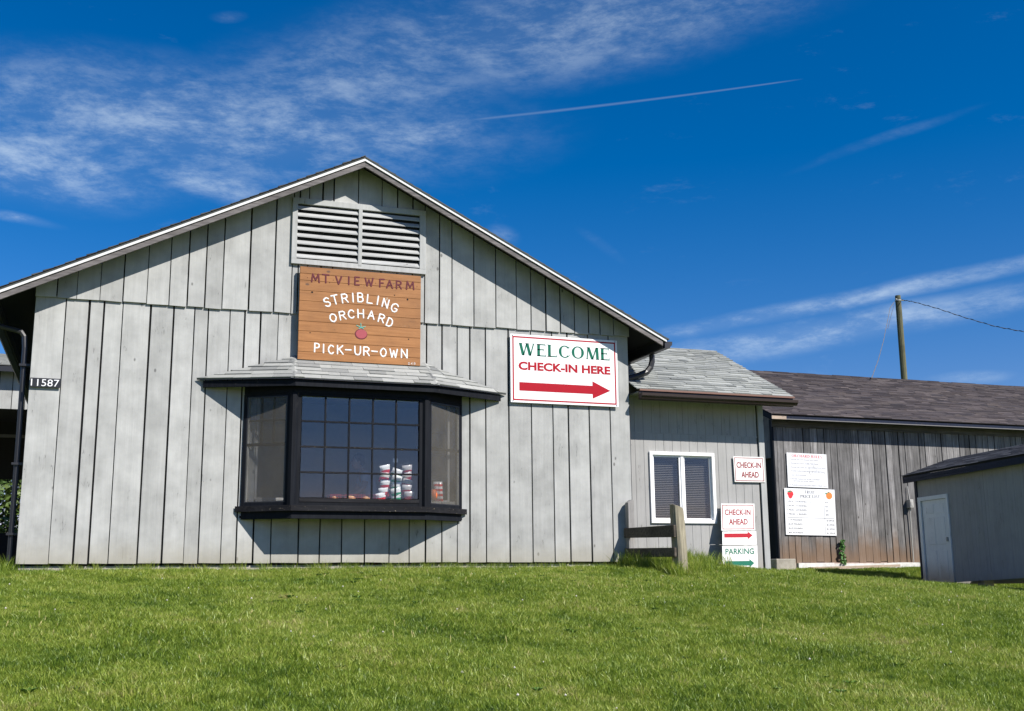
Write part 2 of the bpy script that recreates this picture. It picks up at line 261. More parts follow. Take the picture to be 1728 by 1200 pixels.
# ------------------------------------------------------------------ object helpers
def wloc(o):
    v = Vector((0, 0, 0))
    while o is not None: v += o.location; o = o.parent
    return v
def thing(name, label, cat, loc=(0, 0, 0), group=None):
    o = bpy.data.objects.new(name, None); COL.objects.link(o); o.location = Vector([float(c) for c in loc]); o.empty_display_size = .2
    o['label'] = label; o['category'] = cat
    if group: o['group'] = group
    return o
def tag(o, label=None, cat=None, group=None, kind=None):
    if label: o['label'] = label
    if cat: o['category'] = cat
    if group: o['group'] = group
    if kind: o['kind'] = kind
    return o
class MB:
    def __init__(s): s.v = []; s.f = []; s.m = []; s.t = []
    def add(s, vs, fs, mi=0, tone=None):
        b = len(s.v); s.v += [tuple(float(c) for c in v) for v in vs]; s.f += [tuple(b+i for i in f) for f in fs]; s.m += [mi]*len(fs)
        tn = random.random() if tone is None else tone; s.t += [tn]*len(fs); return s
    def box(s, x0, x1, y0, y1, z0, z1, mi=0):
        return s.prism([(x0, y0, z0), (x1, y0, z0), (x1, y0, z1), (x0, y0, z1)], (0, y1-y0, 0), mi)
    def prism(s, poly, vec, mi=0, tone=None):
        n = len(poly); p = [np.array(q, float) for q in poly]; v = np.array(vec, float)
        vs = p+[q+v for q in p]; fs = [tuple(range(n)), tuple(range(2*n-1, n-1, -1))]+[(i, i+n, (i+1) % n+n, (i+1) % n) for i in range(n)]
        nn = np.zeros(3)
        for i in range(n): nn += np.cross(p[i], p[(i+1) % n])
        if nn@v > 0: fs = [f[::-1] for f in fs]
        return s.add(vs, fs, mi, tone)
    def obox(s, P, u, n, u0, u1, n0, n1, z0, z1, mi=0):     # P origin, u along, n outward (both horizontal)
        P = np.array(P, float); u = np.array(u, float); n = np.array(n, float); Z = np.array([0, 0, 1.])
        q = lambda a, b, c: P+u*a+n*b+Z*(c-P[2])
        return s.prism([q(u0, n1, z0), q(u1, n1, z0), q(u1, n1, z1), q(u0, n1, z1)], n*(n0-n1), mi)
    def tube(s, path, rad, seg=8, mi=0, cap=True, flat=1.0):
        path = [np.array(p, float) for p in path]; rs = rad if isinstance(rad, (list, tuple)) else [rad]*len(path)
        rings = []; prev = None
        for i, p in enumerate(path):
            d = path[min(i+1, len(path)-1)]-path[max(i-1, 0)]; d /= np.linalg.norm(d)+1e-12
            if prev is None:
                a = np.array([0, 1., 0]) if abs(d[1]) < .9 else np.array([1., 0, 0])
            else: a = prev
            a = a-d*(a@d); a /= np.linalg.norm(a); b = np.cross(d, a); prev = a
            rings.append([p+rs[i]*(math.cos(2*math.pi*k/seg)*a*flat+math.sin(2*math.pi*k/seg)*b) for k in range(seg)])
        vs = [v for r_ in rings for v in r_]; fs = []
        for i in range(len(rings)-1):
            for k in range(seg): fs.append((i*seg+k, i*seg+(k+1) % seg, (i+1)*seg+(k+1) % seg, (i+1)*seg+k))
        if cap: fs += [tuple(range(seg))[::-1], tuple((len(rings)-1)*seg+k for k in range(seg))]
        return s.add(vs, fs, mi)
    def build(s, name, mats, parent=None, smooth=False, kind=None, bevel=0, at0=None):
        me = bpy.data.meshes.new(name); off = wloc(parent) if parent else (Vector([float(c) for c in at0]) if at0 is not None else Vector((0, 0, 0)))
        me.from_pydata([tuple(Vector(v)-off) for v in s.v], [], s.f)
        if not isinstance(mats, (list, tuple)): mats = [mats]
        for m_ in mats: me.materials.append(m_)
        me.polygons.foreach_set('material_index', s.m)
        a = me.attributes.new('tone', 'FLOAT', 'FACE'); a.data.foreach_set('value', s.t)
        if smooth: me.polygons.foreach_set('use_smooth', [True]*len(s.f))
        me.update()
        o = bpy.data.objects.new(name, me); COL.objects.link(o); o.parent = parent
        if parent is None: o.location = off
        if bevel:
            b = o.modifiers.new('edge_wear', 'BEVEL'); b.width = bevel; b.segments = 1; b.limit_method = 'ANGLE'
        if kind: o['kind'] = kind
        return o
def clip(poly, a, b, c):                # keep a*x+b*y<=c
    out = []
    for i in range(len(poly)):
        p, q = poly[i], poly[(i+1) % len(poly)]; dp = a*p[0]+b*p[1]-c; dq = a*q[0]+b*q[1]-c
        if dp <= 0: out.append(p)
        if dp*dq < 0: t = dp/(dp-dq); out.append((p[0]+(q[0]-p[0])*t, p[1]+(q[1]-p[1])*t))
    return out
def clip_convex(poly, region):          # region counter-clockwise
    for i in range(len(region)):
        p, q = region[i], region[(i+1) % len(region)]; ex, ey = q[0]-p[0], q[1]-p[1]
        poly = clip(poly, ey, -ex, ey*p[0]-ex*p[1])
        if len(poly) < 3: return []
    return poly
def shingles(O, U, V, region, course, tab, mat, parent, single=False, thick=.006, name='shingle'):
    """asphalt tabs laid in courses on the plane O+u*U+v*V (V up the slope), clipped to a convex region"""
    O, U, V = [np.array(a, float) for a in (O, U, V)]; Nn = np.cross(U, V); Nn /= np.linalg.norm(Nn)
    if Nn[2] < 0: Nn = -Nn
    us = [p[0] for p in region]; vs = [p[1] for p in region]; mb = MB(); res = []
    v = min(vs); row = 0
    while v < max(vs):
        u = min(us)-random.random()*tab
        while u < max(us):
            w = tab*random.choice((.55, .8, 1.0, 1.25, 1.5)); dv = random.choice((0, 0, 0, -.003, .002))
            poly = clip_convex([(u+.0015, v+dv), (u+w-.0015, v+dv), (u+w-.0015, v+course*1.12), (u+.0015, v+course*1.12)], region)
            if len(poly) >= 3:
                vmin = min(p[1] for p in poly); b = random.choice((.6, .8, 1.0, 1.15))
                def P(p, top): 
                    lift = thick*(1.9-1.55*(p[1]-(v+dv))/(course*1.12)) if top else .0
                    return O+U*p[0]+V*p[1]+Nn*(lift*(b if p[1] < v+course*.5 else 1)+.001)
                n = len(poly); m_ = mb if not single else MB()
                vv = [P(p, True) for p in poly]+[P(p, False) for p in poly]
                m_.add(vv, [tuple(range(n))]+[(i, i+n, (i+1) % n+n, (i+1) % n) for i in range(n)])
                if single: res.append(m_.build(name, mat, parent))
            u += w
        v += course; row += 1
    if single: return res
    return mb.build(name+'_courses', mat, parent, kind='stuff')

# ------------------------------------------------------------------ terrain
D = 15.72                                # distance of the gable wall
YA = 16.02                               # annex wall
YB = 21.0                                # weathered barn wall
ZB = 1.735                               # bottom of the gable boards
def sstep(a, b, x):
    t = np.clip((np.asarray(x, float)-a)/(b-a), 0, 1); return t*t*(3-2*t)
def ground(x, y):
    x = np.asarray(x, float); y = np.asarray(y, float)
    f = np.minimum(.1065*y, 1.60)+.012*sstep(15.5, 16.5, y)-.02*sstep(13.4, 15.0, y)*(1-sstep(15.0, 15.6, y))
    f = np.where(y < -8, -.852+.03*(y+8), f); f = np.maximum(f, -3.0)
    h = .072*np.maximum(x-9.0, 0)
    h = np.minimum(h, .75)*(1-sstep(18.9, 20.9, y))*sstep(5, 15, y)
    hump = .03*np.sin(x*.9+1.0)*np.sin(y*.8)+.015*np.sin(x*2.3)*np.sin(y*1.9+.5)
    hump = hump*(1-sstep(14.0, 15.4, y))
    mound = .10*np.exp(-((x-8.1)**2/.5+(y-15.3)**2/.35))
    return f-h+hump+mound
def axis_pts(a, b, fine0, fine1, step):
    l = list(np.arange(fine0, fine1+1e-6, step)); s = step; q = fine1
    while q < b: s *= 1.35; q += s; l.append(q)
    s = step; q = fine0
    while q > a: s *= 1.35; q -= s; l.insert(0, q)
    return l
xs = axis_pts(-900, 900, -10, 26, .25); ys = axis_pts(-900, 900, -2, 24, .25)
gx, gy = np.meshgrid(xs, ys); gz = ground(gx, gy)
vs = np.stack([gx, gy, gz], -1).reshape(-1, 3); nx = len(xs); fs = []
for j in range(len(ys)-1):
    for i in range(nx-1): a = j*nx+i; fs.append((a, a+1, a+1+nx, a+nx))
me = bpy.data.meshes.new('ground'); me.from_pydata(vs.tolist(), [], fs)
gm, t, p = newmat('soil_and_thatch'); n_ = t.nodes.new('ShaderNodeTexNoise'); n_.inputs['Scale'].default_value = 3; n_.inputs['Detail'].default_value = 10
g_ = t.nodes.new('ShaderNodeNewGeometry'); t.links.new(g_.outputs['Position'], n_.inputs['Vector'])
rp = t.nodes.new('ShaderNodeValToRGB'); t.links.new(n_.outputs[0], rp.inputs[0]); rp.color_ramp.elements[0].color = (.06, .10, .016, 1); rp.color_ramp.elements[1].color = (.14, .18, .04, 1); rp.color_ramp.elements[0].position = .35; rp.color_ramp.elements[1].position = .7
t.links.new(rp.outputs[0], p.inputs['Base Color']); p.inputs['Roughness'].default_value = .95
me.materials.append(gm); me.polygons.foreach_set('use_smooth', [True]*len(fs)); me.update()
go = bpy.data.objects.new('ground', me); COL.objects.link(go); go['kind'] = 'structure'

# ------------------------------------------------------------------ main building
XL, XR = -1.07, 7.57; XC = (XL+XR)/2; SL = .499; OV = .35
ZAP = 7.42                               # underside of the rake board at the apex
LED = 5.224
def zr(x, off=0): return ZAP+off-SL*abs(x-XC)
barn = thing('farm_stand', 'grey board-sided gable building with the black bay window and louvred vent', 'building', (XC, D, ZB))
BZ0, BZ1, BX0, BX1 = 2.62, 4.03, 1.90, 4.62      # window opening in the gable wall
bk = MB()                                  # black paper behind the gaps
for x0, x1, z0, z1 in ((XL+.01, BX0, ZB+.01, LED), (BX1, XR-.01, ZB+.01, LED), (BX0, BX1, ZB+.01, BZ0), (BX0, BX1, BZ1, LED)):
    bk.box(x0, x1, D+.024, D+.10, z0, z1)
bk.prism([(XL+.01, D+.024, LED), (XR-.01, D+.024, LED), (XR-.01, D+.024, zr(XR)), (XC, D+.024, zr(XC)), (XL+.01, D+.024, zr(XL))], (0, .07, 0))
bk.build('sheathing', M['void'], barn)
for x in (XL, XR):
    s = -1 if x == XL else 1
    MB().box(x-.06 if s > 0 else x, x if s > 0 else x+.06, D+.101, D+9, ZB, zr(x, .02)).build('side_wall', M['grey'], barn)
MB().box(XL, XR, D+9, D+9.1, ZB, 5.3).build('back_wall', M['grey'], barn)
MB().box(XL+.03, XR-.03, D+.05, D+.25, 1.35, ZB-.03).build('foundation', M['concrete'], barn)
# lower boards
low_px = [(81, 950), (123, 950), (148.7, 950), (182, 950), (231, 950), (272, 950), (308.6, 950), (333, 950), (371.7, 950), (397, 950), (426, 950), (456, 950), (501.7, 950), (539, 950), (575.3, 950), (614, 950), (656, 950), (690, 950), (717.7, 950), (745, 950), (772, 950), (793.3, 950), (820.7, 950), (860.5, 948), (899.7, 947), (937.2, 947), (964, 947), (999.7, 947), (1036, 947)]
ex = [XL]+[float(at(x, y, D)[0]) for x, y in low_px]+[XR]
def board(x0, x1, z0, z1, y, parent, mat, th=.022, gap=.0105, jit=.005, slope=None, name='board'):
    g0 = gap*random.uniform(.5, 1.35); g1 = gap*random.uniform(.5, 1.35); j = lambda: random.uniform(-jit, jit)
    poly = [(x0+g0+j(), z0+j()), (x1-g1+j(), z0+j()), (x1-g1+j(), z1), (x0+g0+j(), z1)]
    if slope: poly = clip(clip(poly, SL, 1, slope+SL*XC), -SL, 1, slope-SL*XC)
    if len(poly) < 3: return
    dy = random.uniform(-.003, .003)
    return MB().prism([(p[0], y+dy, p[1]) for p in poly], (0, th, 0)).build(name, mat, parent, bevel=.002)
for i in range(len(ex)-1):
    a, b = ex[i], ex[i+1]
    edge = (i == 0, i == len(ex)-2)
    if b > BX0-.02 and a < BX1+.02:
        board(a, b, ZB, BZ0-.02 if (b > BX0 and a < BX1) else LED+.03, D, barn, M['grey'])
        board(a, b, BZ1+.02, LED+.03, D, barn, M['grey'])
    else: board(a, b, ZB, LED+.03, D, barn, M['grey'])
up_px = [(95.7, 505), (129, 508), (168, 510), (207, 513), (247, 516), (284, 519), (315, 521), (345, 523), (374, 525), (419, 527), (461.8, 530), (490.7, 532), (507, 330), (523, 330), (545, 330), (564, 330), (605, 330), (645, 333), (671, 336), (697, 338), (716, 546), (741.7, 547), (762, 549), (800, 551), (837.2, 553), (872, 556), (897, 558), (922, 560), (946, 562), (970, 564), (994, 566), (1013, 567), (1035.5, 568)]
ux = [XL]+[float(at(x, y, D-.03)[0]) for x, y in up_px]+[XR+.02]
for i in range(len(ux)-1):
    a, b = ux[i], ux[i+1]
    z0 = LED+random.uniform(-.005, .004)
    board(a, b, z0, 7.6, D-.03, barn, M['grey'], th=.022, gap=.009, slope=ZAP+.112)
MB().box(XL, XR, D-.007, D+.0235, LED+.032, LED+.10).build('ledger_strip', M['void'], barn)
# rake boards, drip edge, roof
def rake(off0, off1, y0, y1, mat, name, xe=.54, z=None):
    for s in (-1, 1):
        xo = XC+s*(XR-XC+xe)
        poly = [(XC, zr(XC, off0)), (xo, zr(xo, off0)), (xo, zr(xo, off1)), (XC, zr(XC, off1))]
        MB().prism([(p[0], y0, p[1]) for p in poly], (0, y1-y0, 0)).build(name, mat, barn)
rake(.0, .075, D-OV, D-OV+.03, M['rake'], 'rake_board', .44)
rake(.075, .087, D-OV+.004, D-OV+.03, M['void'], 'rake_shadow_gap', .44)
rake(.087, .132, D-OV-.018, D-OV+.03, M['drip'], 'drip_edge', .50)
rake(.132, .150, D-OV-.03, D+9.2, M['shingle_edge'], 'roof_deck', .53)
rake(.12, .131, D-OV+.031, D+9.2, M['void'], 'soffit', .44)
for s in (-1, 1):                       # ragged shingle courses on the big roof
    xo = XC+s*(XR-XC+.55); ln = math.hypot(xo-XC, SL*abs(xo-XC))
    O = np.array([xo, D-OV-.045 if s < 0 else D+9.2, zr(xo, .152)]); Vv = np.array([XC-xo, 0, SL*abs(xo-XC)])/ln; U = np.array([0, 1., 0]) if s < 0 else np.array([0, -1., 0])
    wdt = 9.2+OV
    shingles(O, U, Vv, [(0, 0), (wdt, 0), (wdt, ln), (0, ln)], .145, .42, M['shingle_edge'], barn, thick=.010)
# eaves at the sides: fascia, gutter, downspouts
for s in (-1, 1):
    xe = XC+s*(XR-XC+.44); ze = zr(xe, .0)
    fb = MB().box(min(xe, xe+s*.03), max(xe, xe+s*.03), D-OV+.032, D+9, ze-.03, ze+.10).build('eave_board', M['void'], barn)
    gq = MB(); sec = [(0, 0), (.085, 0), (.10, .03), (.125, .05), (.13, .105), (.118, .105), (.11, .06), (.08, .012), (.012, .012), (.012, .105), (0, .105)]
    x0 = xe+s*.031
    gq.prism([(x0+s*a, D-OV+.0, ze-.035+b) for a, b in sec], (0, 9.2, 0))
    gq.prism([(x0+s*a, D-OV-.004, ze-.035+b) for a, b in [(0, 0), (.085, 0), (.10, .03), (.125, .05), (.13, .105), (0, .105)]], (0, .006, 0))
    g = gq.build('gutter', M['gutter'], barn)
def downspout(path, parent, w=.075, name='downspout'):
    return MB().tube(path, w/2*1.15, 8, flat=.75).build(name, M['gutter'], parent, smooth=False)
xg = XR+.44+.09; zg = zr(XR+.44)-.04
arc = [(xg, D+.22, zg), (xg, D+.22, zg-.10), (xg-.03, D+.22, zg-.20), (xg-.10, D+.215, zg-.28), (xg-.24, D+.21, zg-.345), (XR+.10, D+.205, zg-.41), (XR+.052, D+.20, zg-.46), (XR+.048, D+.20, zg-.60), (XR+.048, D+.20, 1.8)]
downspout(arc, barn, .088)
xg = XL-.44-.09
arc = [(xg, D+.2, zg), (xg+.02, D+.2, zg-.10), (xg+.10, D+.2, zg-.17), (xg+.24, D+.19, zg-.20), (xg+.38, D+.18, zg-.235), (xg+.425, D+.17, zg-.30), (xg+.44, D+.16, zg-.45), (xg+.45, D+.15, 3.4), (xg+.45, D+.15, 1.78)]
arc = [(a+.0, b, c) for a, b, c in arc]
downspout(arc, barn, .062)
for z in (4.3, 3.0, 2.1): MB().box(XL-.14, XL-.005, D+.10, D+.21, z, z+.03).build('downspout_strap', M['gutter'], barn)

# ---- louvred vent
vt = bpy.data.objects.new('louvre_vent', None); COL.objects.link(vt); vt.parent = barn
YV = D-.075
vl, vr_ = float(at(493.3, 380, YV)[0]), float(at(719, 400, YV)[0]); vz1 = float(at(493.3, 332.5, YV)[2]); vz0 = float(at(492, 444, YV)[2]); vm = float(at(608, 400, YV)[0])
fw = .075
fm = MB(); fm.box(vl, vr_, YV, D-.031, vz1-fw-.01, vz1); fm.box(vl, vr_, YV, D-.031, vz0, vz0+fw); fm.box(vl, vl+fw, YV+.001, D-.031, vz0+fw, vz1-fw-.01); fm.box(vr_-fw-.02, vr_, YV+.001, D-.031, vz0+fw, vz1-fw-.01)
fm.build('frame', M['grey_trim'], vt, bevel=.003)
MB().box(vm-.028, vm+.028, YV-.004, D-.031, vz0+.04, vz1-fw-.01).build('mullion', M['grey_trim'], vt, bevel=.003)
MB().box(vl+.02, vr_-.02, D-.036, D-.0305, vz0+.02, vz1-.02).build('backing', M['void'], vt)
ns = 8; h = (vz1-fw-.01)-(vz0+fw)
for (a, b) in ((vl+fw, vm-.028), (vm+.028, vr_-fw-.02)):
    for k in range(ns):
        zc = vz0+fw+h*(k+.5)/ns+random.uniform(-.004, .004); sag = random.uniform(-.006, .006)
        yf, yb = YV+.006, D-.037
        MB().prism([(a+.002, yf, zc-.034+sag), (a+.002, yf, zc-.016+sag), (a+.002, yb, zc+.030), (a+.002, yb, zc+.014)], (b-a-.004, 0, random.uniform(-.006, .006))).build('slat', M['slat'], vt)

# ---- bay window
bay = bpy.data.objects.new('bay_window', None); COL.objects.link(bay); bay.parent = barn
DB = .42; YF = D-DB
PA, PB_, PC_, PE = (1.66, D), (2.315, YF), (4.18, YF), (4.86, D)
zs = float(at(600, 873, YF)[2]); zs = float(at(491.7, 875, YF)[2])        # bottom of skirt
zsill0 = float(at(491.7, 861, YF)[2]); zsill1 = float(at(491.7, 852.5, YF)[2]); zhead = float(at(508, 663, YF)[2]); ztop = float(at(497, 651, YF)[2])
faces_ = [(PA, PB_), (PB_, PC_), (PC_, PE)]
def ray2(p, q):
    u = np.array([q[0]-p[0], q[1]-p[1], 0.]); ln = np.linalg.norm(u); u /= ln; n = np.array([u[1], -u[0], 0.]); return u, n, ln
def band(z0, z1, out, inn, mat, name, ext=.0):
    """horizontal moulding that runs round the three faces of the bay"""
    pts = []
    U = [ray2(*f) for f in faces_]
    def off(d):
        # offset polyline outward by d with mitred corners
        res = []
        a = np.array([*PA, 0])+U[0][1]*d; res.append(a+U[0][0]*((D-.0235-a[1])/U[0][0][1]))
        for i, P in ((0, PB_), (1, PC_)):
            n1_, n2_ = U[i][1], U[i+1][1]; b = n1_+n2_; b /= np.linalg.norm(b); res.append(np.array([*P, 0])+b*d/(b@n1_))
        a = np.array([*PE, 0])+U[2][1]*d; res.append(a+U[2][0]*((D-.0235-a[1])/U[2][0][1]))
        return res
    o_, i_ = off(out), off(inn); mb = MB()
    for k in range(3):
        poly = [o_[k], o_[k+1], i_[k+1], i_[k]]
        mb.prism([(p[0], p[1]-.0, z0) for p in poly], (0, 0, z1-z0))
    return mb.build(name, mat, bay, bevel=.002)
band(zs, zsill0-.01, .0, -.05, M['black'], 'skirt')
band(zsill0-.01, zsill1, .045, -.06, M['black_worn'], 'sill')
band(zhead, ztop+.06, .005, -.05, M['black'], 'header')
fl = MB(); fl.prism([(PA[0]+.02, D, zs+.02), (PB_[0], YF+.01, zs+.02), (PC_[0], YF+.01, zs+.02), (PE[0]-.02, D, zs+.02)], (0, 0, .03)); fl.build('bay_floor', M['black'], bay)
sb = MB(); sb.prism([(PA[0]+.06, D+.3, zsill1+.045), (PB_[0]+.03, YF+.05, zsill1+.045), (PC_[0]-.03, YF+.05, zsill1+.045), (PE[0]-.06, D+.3, zsill1+.045)], (0, 0, .03)); sb.build('window_board', M['counter'], bay)
# posts at the corners
def post(P, w, nm='corner_post'):
    mb = MB(); c = np.array([*P, 0]); a = w
    pts = [(c[0]+a*math.cos(R(22.5+45*k)), c[1]+.025+a*math.sin(R(22.5+45*k)), zsill1) for k in range(8)]
    return mb.prism(pts, (0, 0, zhead-zsill1)).build(nm, M['black'], bay)
post(PB_, .062); post(PC_, .062)
def winface(P, Q, m0, m1, kind):
    u, n, ln = ray2(P, Q); P3 = np.array([P[0], P[1], 0.])
    z0, z1 = zsill1, zhead
    fr = MB()
    fr.obox(P3, u, n, m0, m0+.05, -.05, .0, z0, z1); fr.obox(P3, u, n, ln-m1-.05, ln-m1, -.05, .0, z0, z1)
    fr.obox(P3, u, n, m0+.05, ln-m1-.05, -.05, -.002, z1-.035, z1); fr.obox(P3, u, n, m0+.05, ln-m1-.05, -.05, -.002, z0, z0+.045)
    fr.build('frame', M['black'] if kind != 'c' else M['black'], bay, bevel=.002)
    a, b = m0+.05, ln-m1-.05; c, d = z0+.045, z1-.035
    if kind == 'c':
        MB().obox(P3, u, n, a, b, -.048, .004, c, c+.055).build('sash_rail', M['black_worn'], bay, bevel=.002); c += .055
        nxp, nzp = 5, 4
        for i in range(1, nxp): MB().obox(P3, u, n, a+(b-a)*i/nxp-.011, a+(b-a)*i/nxp+.011, -.042, -.010, c, d).build('muntin', M['black'], bay)
        for j in range(1, nzp): MB().obox(P3, u, n, a, b, -.040, -.008, c+(d-c)*j/nzp-.011, c+(d-c)*j/nzp+.011).build('muntin', M['black_worn'] if j < 3 else M['black'], bay)
        for i in range(nxp):
            for j in range(nzp):
                w_ = (b-a)/nxp; h_ = (d-c)/nzp
                MB().obox(P3, u, n, a+w_*i+.0115, a+w_*(i+1)-.0115, -.029, -.025, c+h_*j+.0115, c+h_*(j+1)-.0115).build('pane', M['glass'], bay)
    else:
        mz = c+(d-c)*(.545)
        MB().obox(P3, u, n, a, b, -.046, -.012, mz-.018, mz+.018).build('meeting_rail', M['black'], bay)
        sf = MB(); sf.obox(P3, u, n, a, a+.028, -.046, -.014, c, d); sf.obox(P3, u, n, b-.028, b, -.046, -.014, c, d); sf.build('sash', M['grey_trim'], bay)
        if kind == 'l':
            for i in (1, 2): MB().obox(P3, u, n, a+.028+(b-a-.056)*i/3-.009, a+.028+(b-a-.056)*i/3+.009, -.042, -.016, mz+.018, d).build('muntin', M['black'], bay)
            MB().obox(P3, u, n, a+.028, b-.028, -.0415, -.0165, (mz+d)/2-.009, (mz+d)/2+.009).build('muntin', M['black'], bay)
        for (q, w) in ((c, mz-.018), (mz+.018, d)): MB().obox(P3, u, n, a+.028, b-.028, -.040, -.036, q, w).build('pane', M['glass'], bay)
        MB().obox(P3, u, n, a+.005, b-.005, -.0055, -.0035, c+.004, d-.004).build('insect_screen', M['screen'], bay)
        sf = MB(); e = .014; sf.obox(P3, u, n, a+.003, a+e, -.008, -.001, c, d); sf.obox(P3, u, n, b-e, b-.003, -.008, -.001, c, d); sf.obox(P3, u, n, a+e, b-e, -.008, -.001, c, c+e); sf.obox(P3, u, n, a+e, b-e, -.008, -.001, d-e, d); sf.build('screen_frame', M['gutter'], bay)
winface(PA, PB_, .03, .05, 'l'); winface(PB_, PC_, .05, .05, 'c'); winface(PC_, PE, .05, .03, 'r')
# bay roof: hipped, every shingle its own piece
br = bpy.data.objects.new('bay_roof', None); COL.objects.link(br); br.parent = barn
EL_ = np.array(at(327, 642, D-.0)); ER_ = np.array(at(855, 664, D-.0)); zev = ztop+.085
YE_ = YF-.16
F0 = np.array([float(at(497, 636, YE_)[0]), YE_, zev]); F1 = np.array([float(at(737, 648, YE_)[0]), YE_, zev])
L0 = np.array([PA[0]-.62, D-.024, zev]); R0 = np.array([PE[0]+.66, D-.024, zev])
L0[2] = R0[2] = zev+.01
T0 = np.array([2.36, D-.024, 4.60]); T1 = np.array([4.26, D-.024, 4.60])
def face_roof(a, b, c, d):
    """quad or triangle roof face a(eave left) b(eave right) c(top right) d(top left)"""
    a, b, c, d = [np.array(q, float) for q in (a, b, c, d)]
    U = (b-a)/np.linalg.norm(b-a); nrm = np.cross(b-a, d-a if np.linalg.norm(d-a) > .01 else c-a); nrm /= np.linalg.norm(nrm); V = np.cross(nrm, U)
    if V[2] < 0: V = -V
    reg = [((q-a)@U, (q-a)@V) for q in (a, b, c, d)]
    r2 = [reg[0]]
    for q in reg[1:]:
        if abs(q[0]-r2[-1][0])+abs(q[1]-r2[-1][1]) > .01: r2.append(q)
    shingles(a, U, V, r2, .115, .30, M['shingle_light'], br, single=True, thick=.009)
face_roof(F0, F1, T1, T0)
face_roof(L0, F0, T0, T0)
face_roof(F1, R0, T1, T1)
mb = MB(); lip = np.array([0, 0, -.012])
for tri in ((F0, F1, T1, T0), (L0, F0, T0), (F1, R0, T1)): mb.prism([q+lip for q in tri], (0, 0, .010))
mb.build('roof_deck', M['gutter'], br)
# eave board and soffit follow the eaves of the little roof
e_pts = [L0+(.085, -.01, 0), F0+(.02, .035, 0), F1+(-.02, .035, 0), R0+(-.085, -.01, 0)]
for k in range(3):
    a, b = e_pts[k], e_pts[k+1]; u_ = (b-a)/np.linalg.norm(b-a); n_ = np.array([-u_[1], u_[0], 0]); a = a.copy(); b = b.copy(); a[2] = b[2] = zev-.012; dz = np.array([0, 0, -.092])
    MB().prism([a, b, b+dz, a+dz], n_*.028).build('eave_board', M['black'], br, bevel=.002)
sq = [p_+np.array([0, .02, zev-.06-p_[2]]) for p_ in e_pts]; MB().prism(sq, (0, 0, .012)).build('soffit', M['black'], br)
def ridge_caps(a, b, nm, w=.10):
    n = int(np.linalg.norm(b-a)/.14)
    for k in range(n):
        p = a+(b-a)*k/n; q = a+(b-a)*(k+1.15)/n; d = (b-a)/np.linalg.norm(b-a); s = np.cross(d, (0, 0, 1)); s /= np.linalg.norm(s)
        up = np.array([0, 0, .012]); dn = np.array([0, 0, -.012])
        MB().add([p+s*w/2+dn+up, p+up*1.9, p-s*w/2+dn+up, q+s*w/2+dn+up*.6, q+up*1.3, q-s*w/2+dn+up*.6], [(0, 1, 4, 3), (1, 2, 5, 4), (0, 3, 5, 2), (0, 2, 1)]).build('ridge_shingle', M['shingle_light'], br)
ridge_caps(F0, T0, 'l'); ridge_caps(F1, T1, 'r')

# ---- room behind the bay
rm = MB(); X0, X1, Y0, Y1, Z0, Z1 = .6, 6.0, D+.12, D+4.2, 2.0, 4.6
rm.box(X0, X1, Y1, Y1+.05, Z0, Z1); rm.box(X0-.05, X0, Y0, Y1, Z0, Z1); rm.box(X1, X1+.05, Y0, Y1, Z0, Z1); rm.box(X0, X1, Y0, Y1, Z0-.05, Z0); rm.box(X0, X1, Y0, Y1, Z1, Z1+.05)
rm.build('room_shell', M['interior'], barn)
# jambs of the opening
jm = MB(); jm.box(BX0-.03, BX0, D+.0, D+.12, BZ0, BZ1); jm.box(BX1, BX1+.03, D, D+.12, BZ0, BZ1); jm.box(BX0-.03, BX1+.03, D, D+.12, BZ1, BZ1+.03); jm.box(BX0-.03, BX1+.03, D, D+.12, BZ0-.03, BZ0); jm.build('opening_lining', M['interior'], barn)

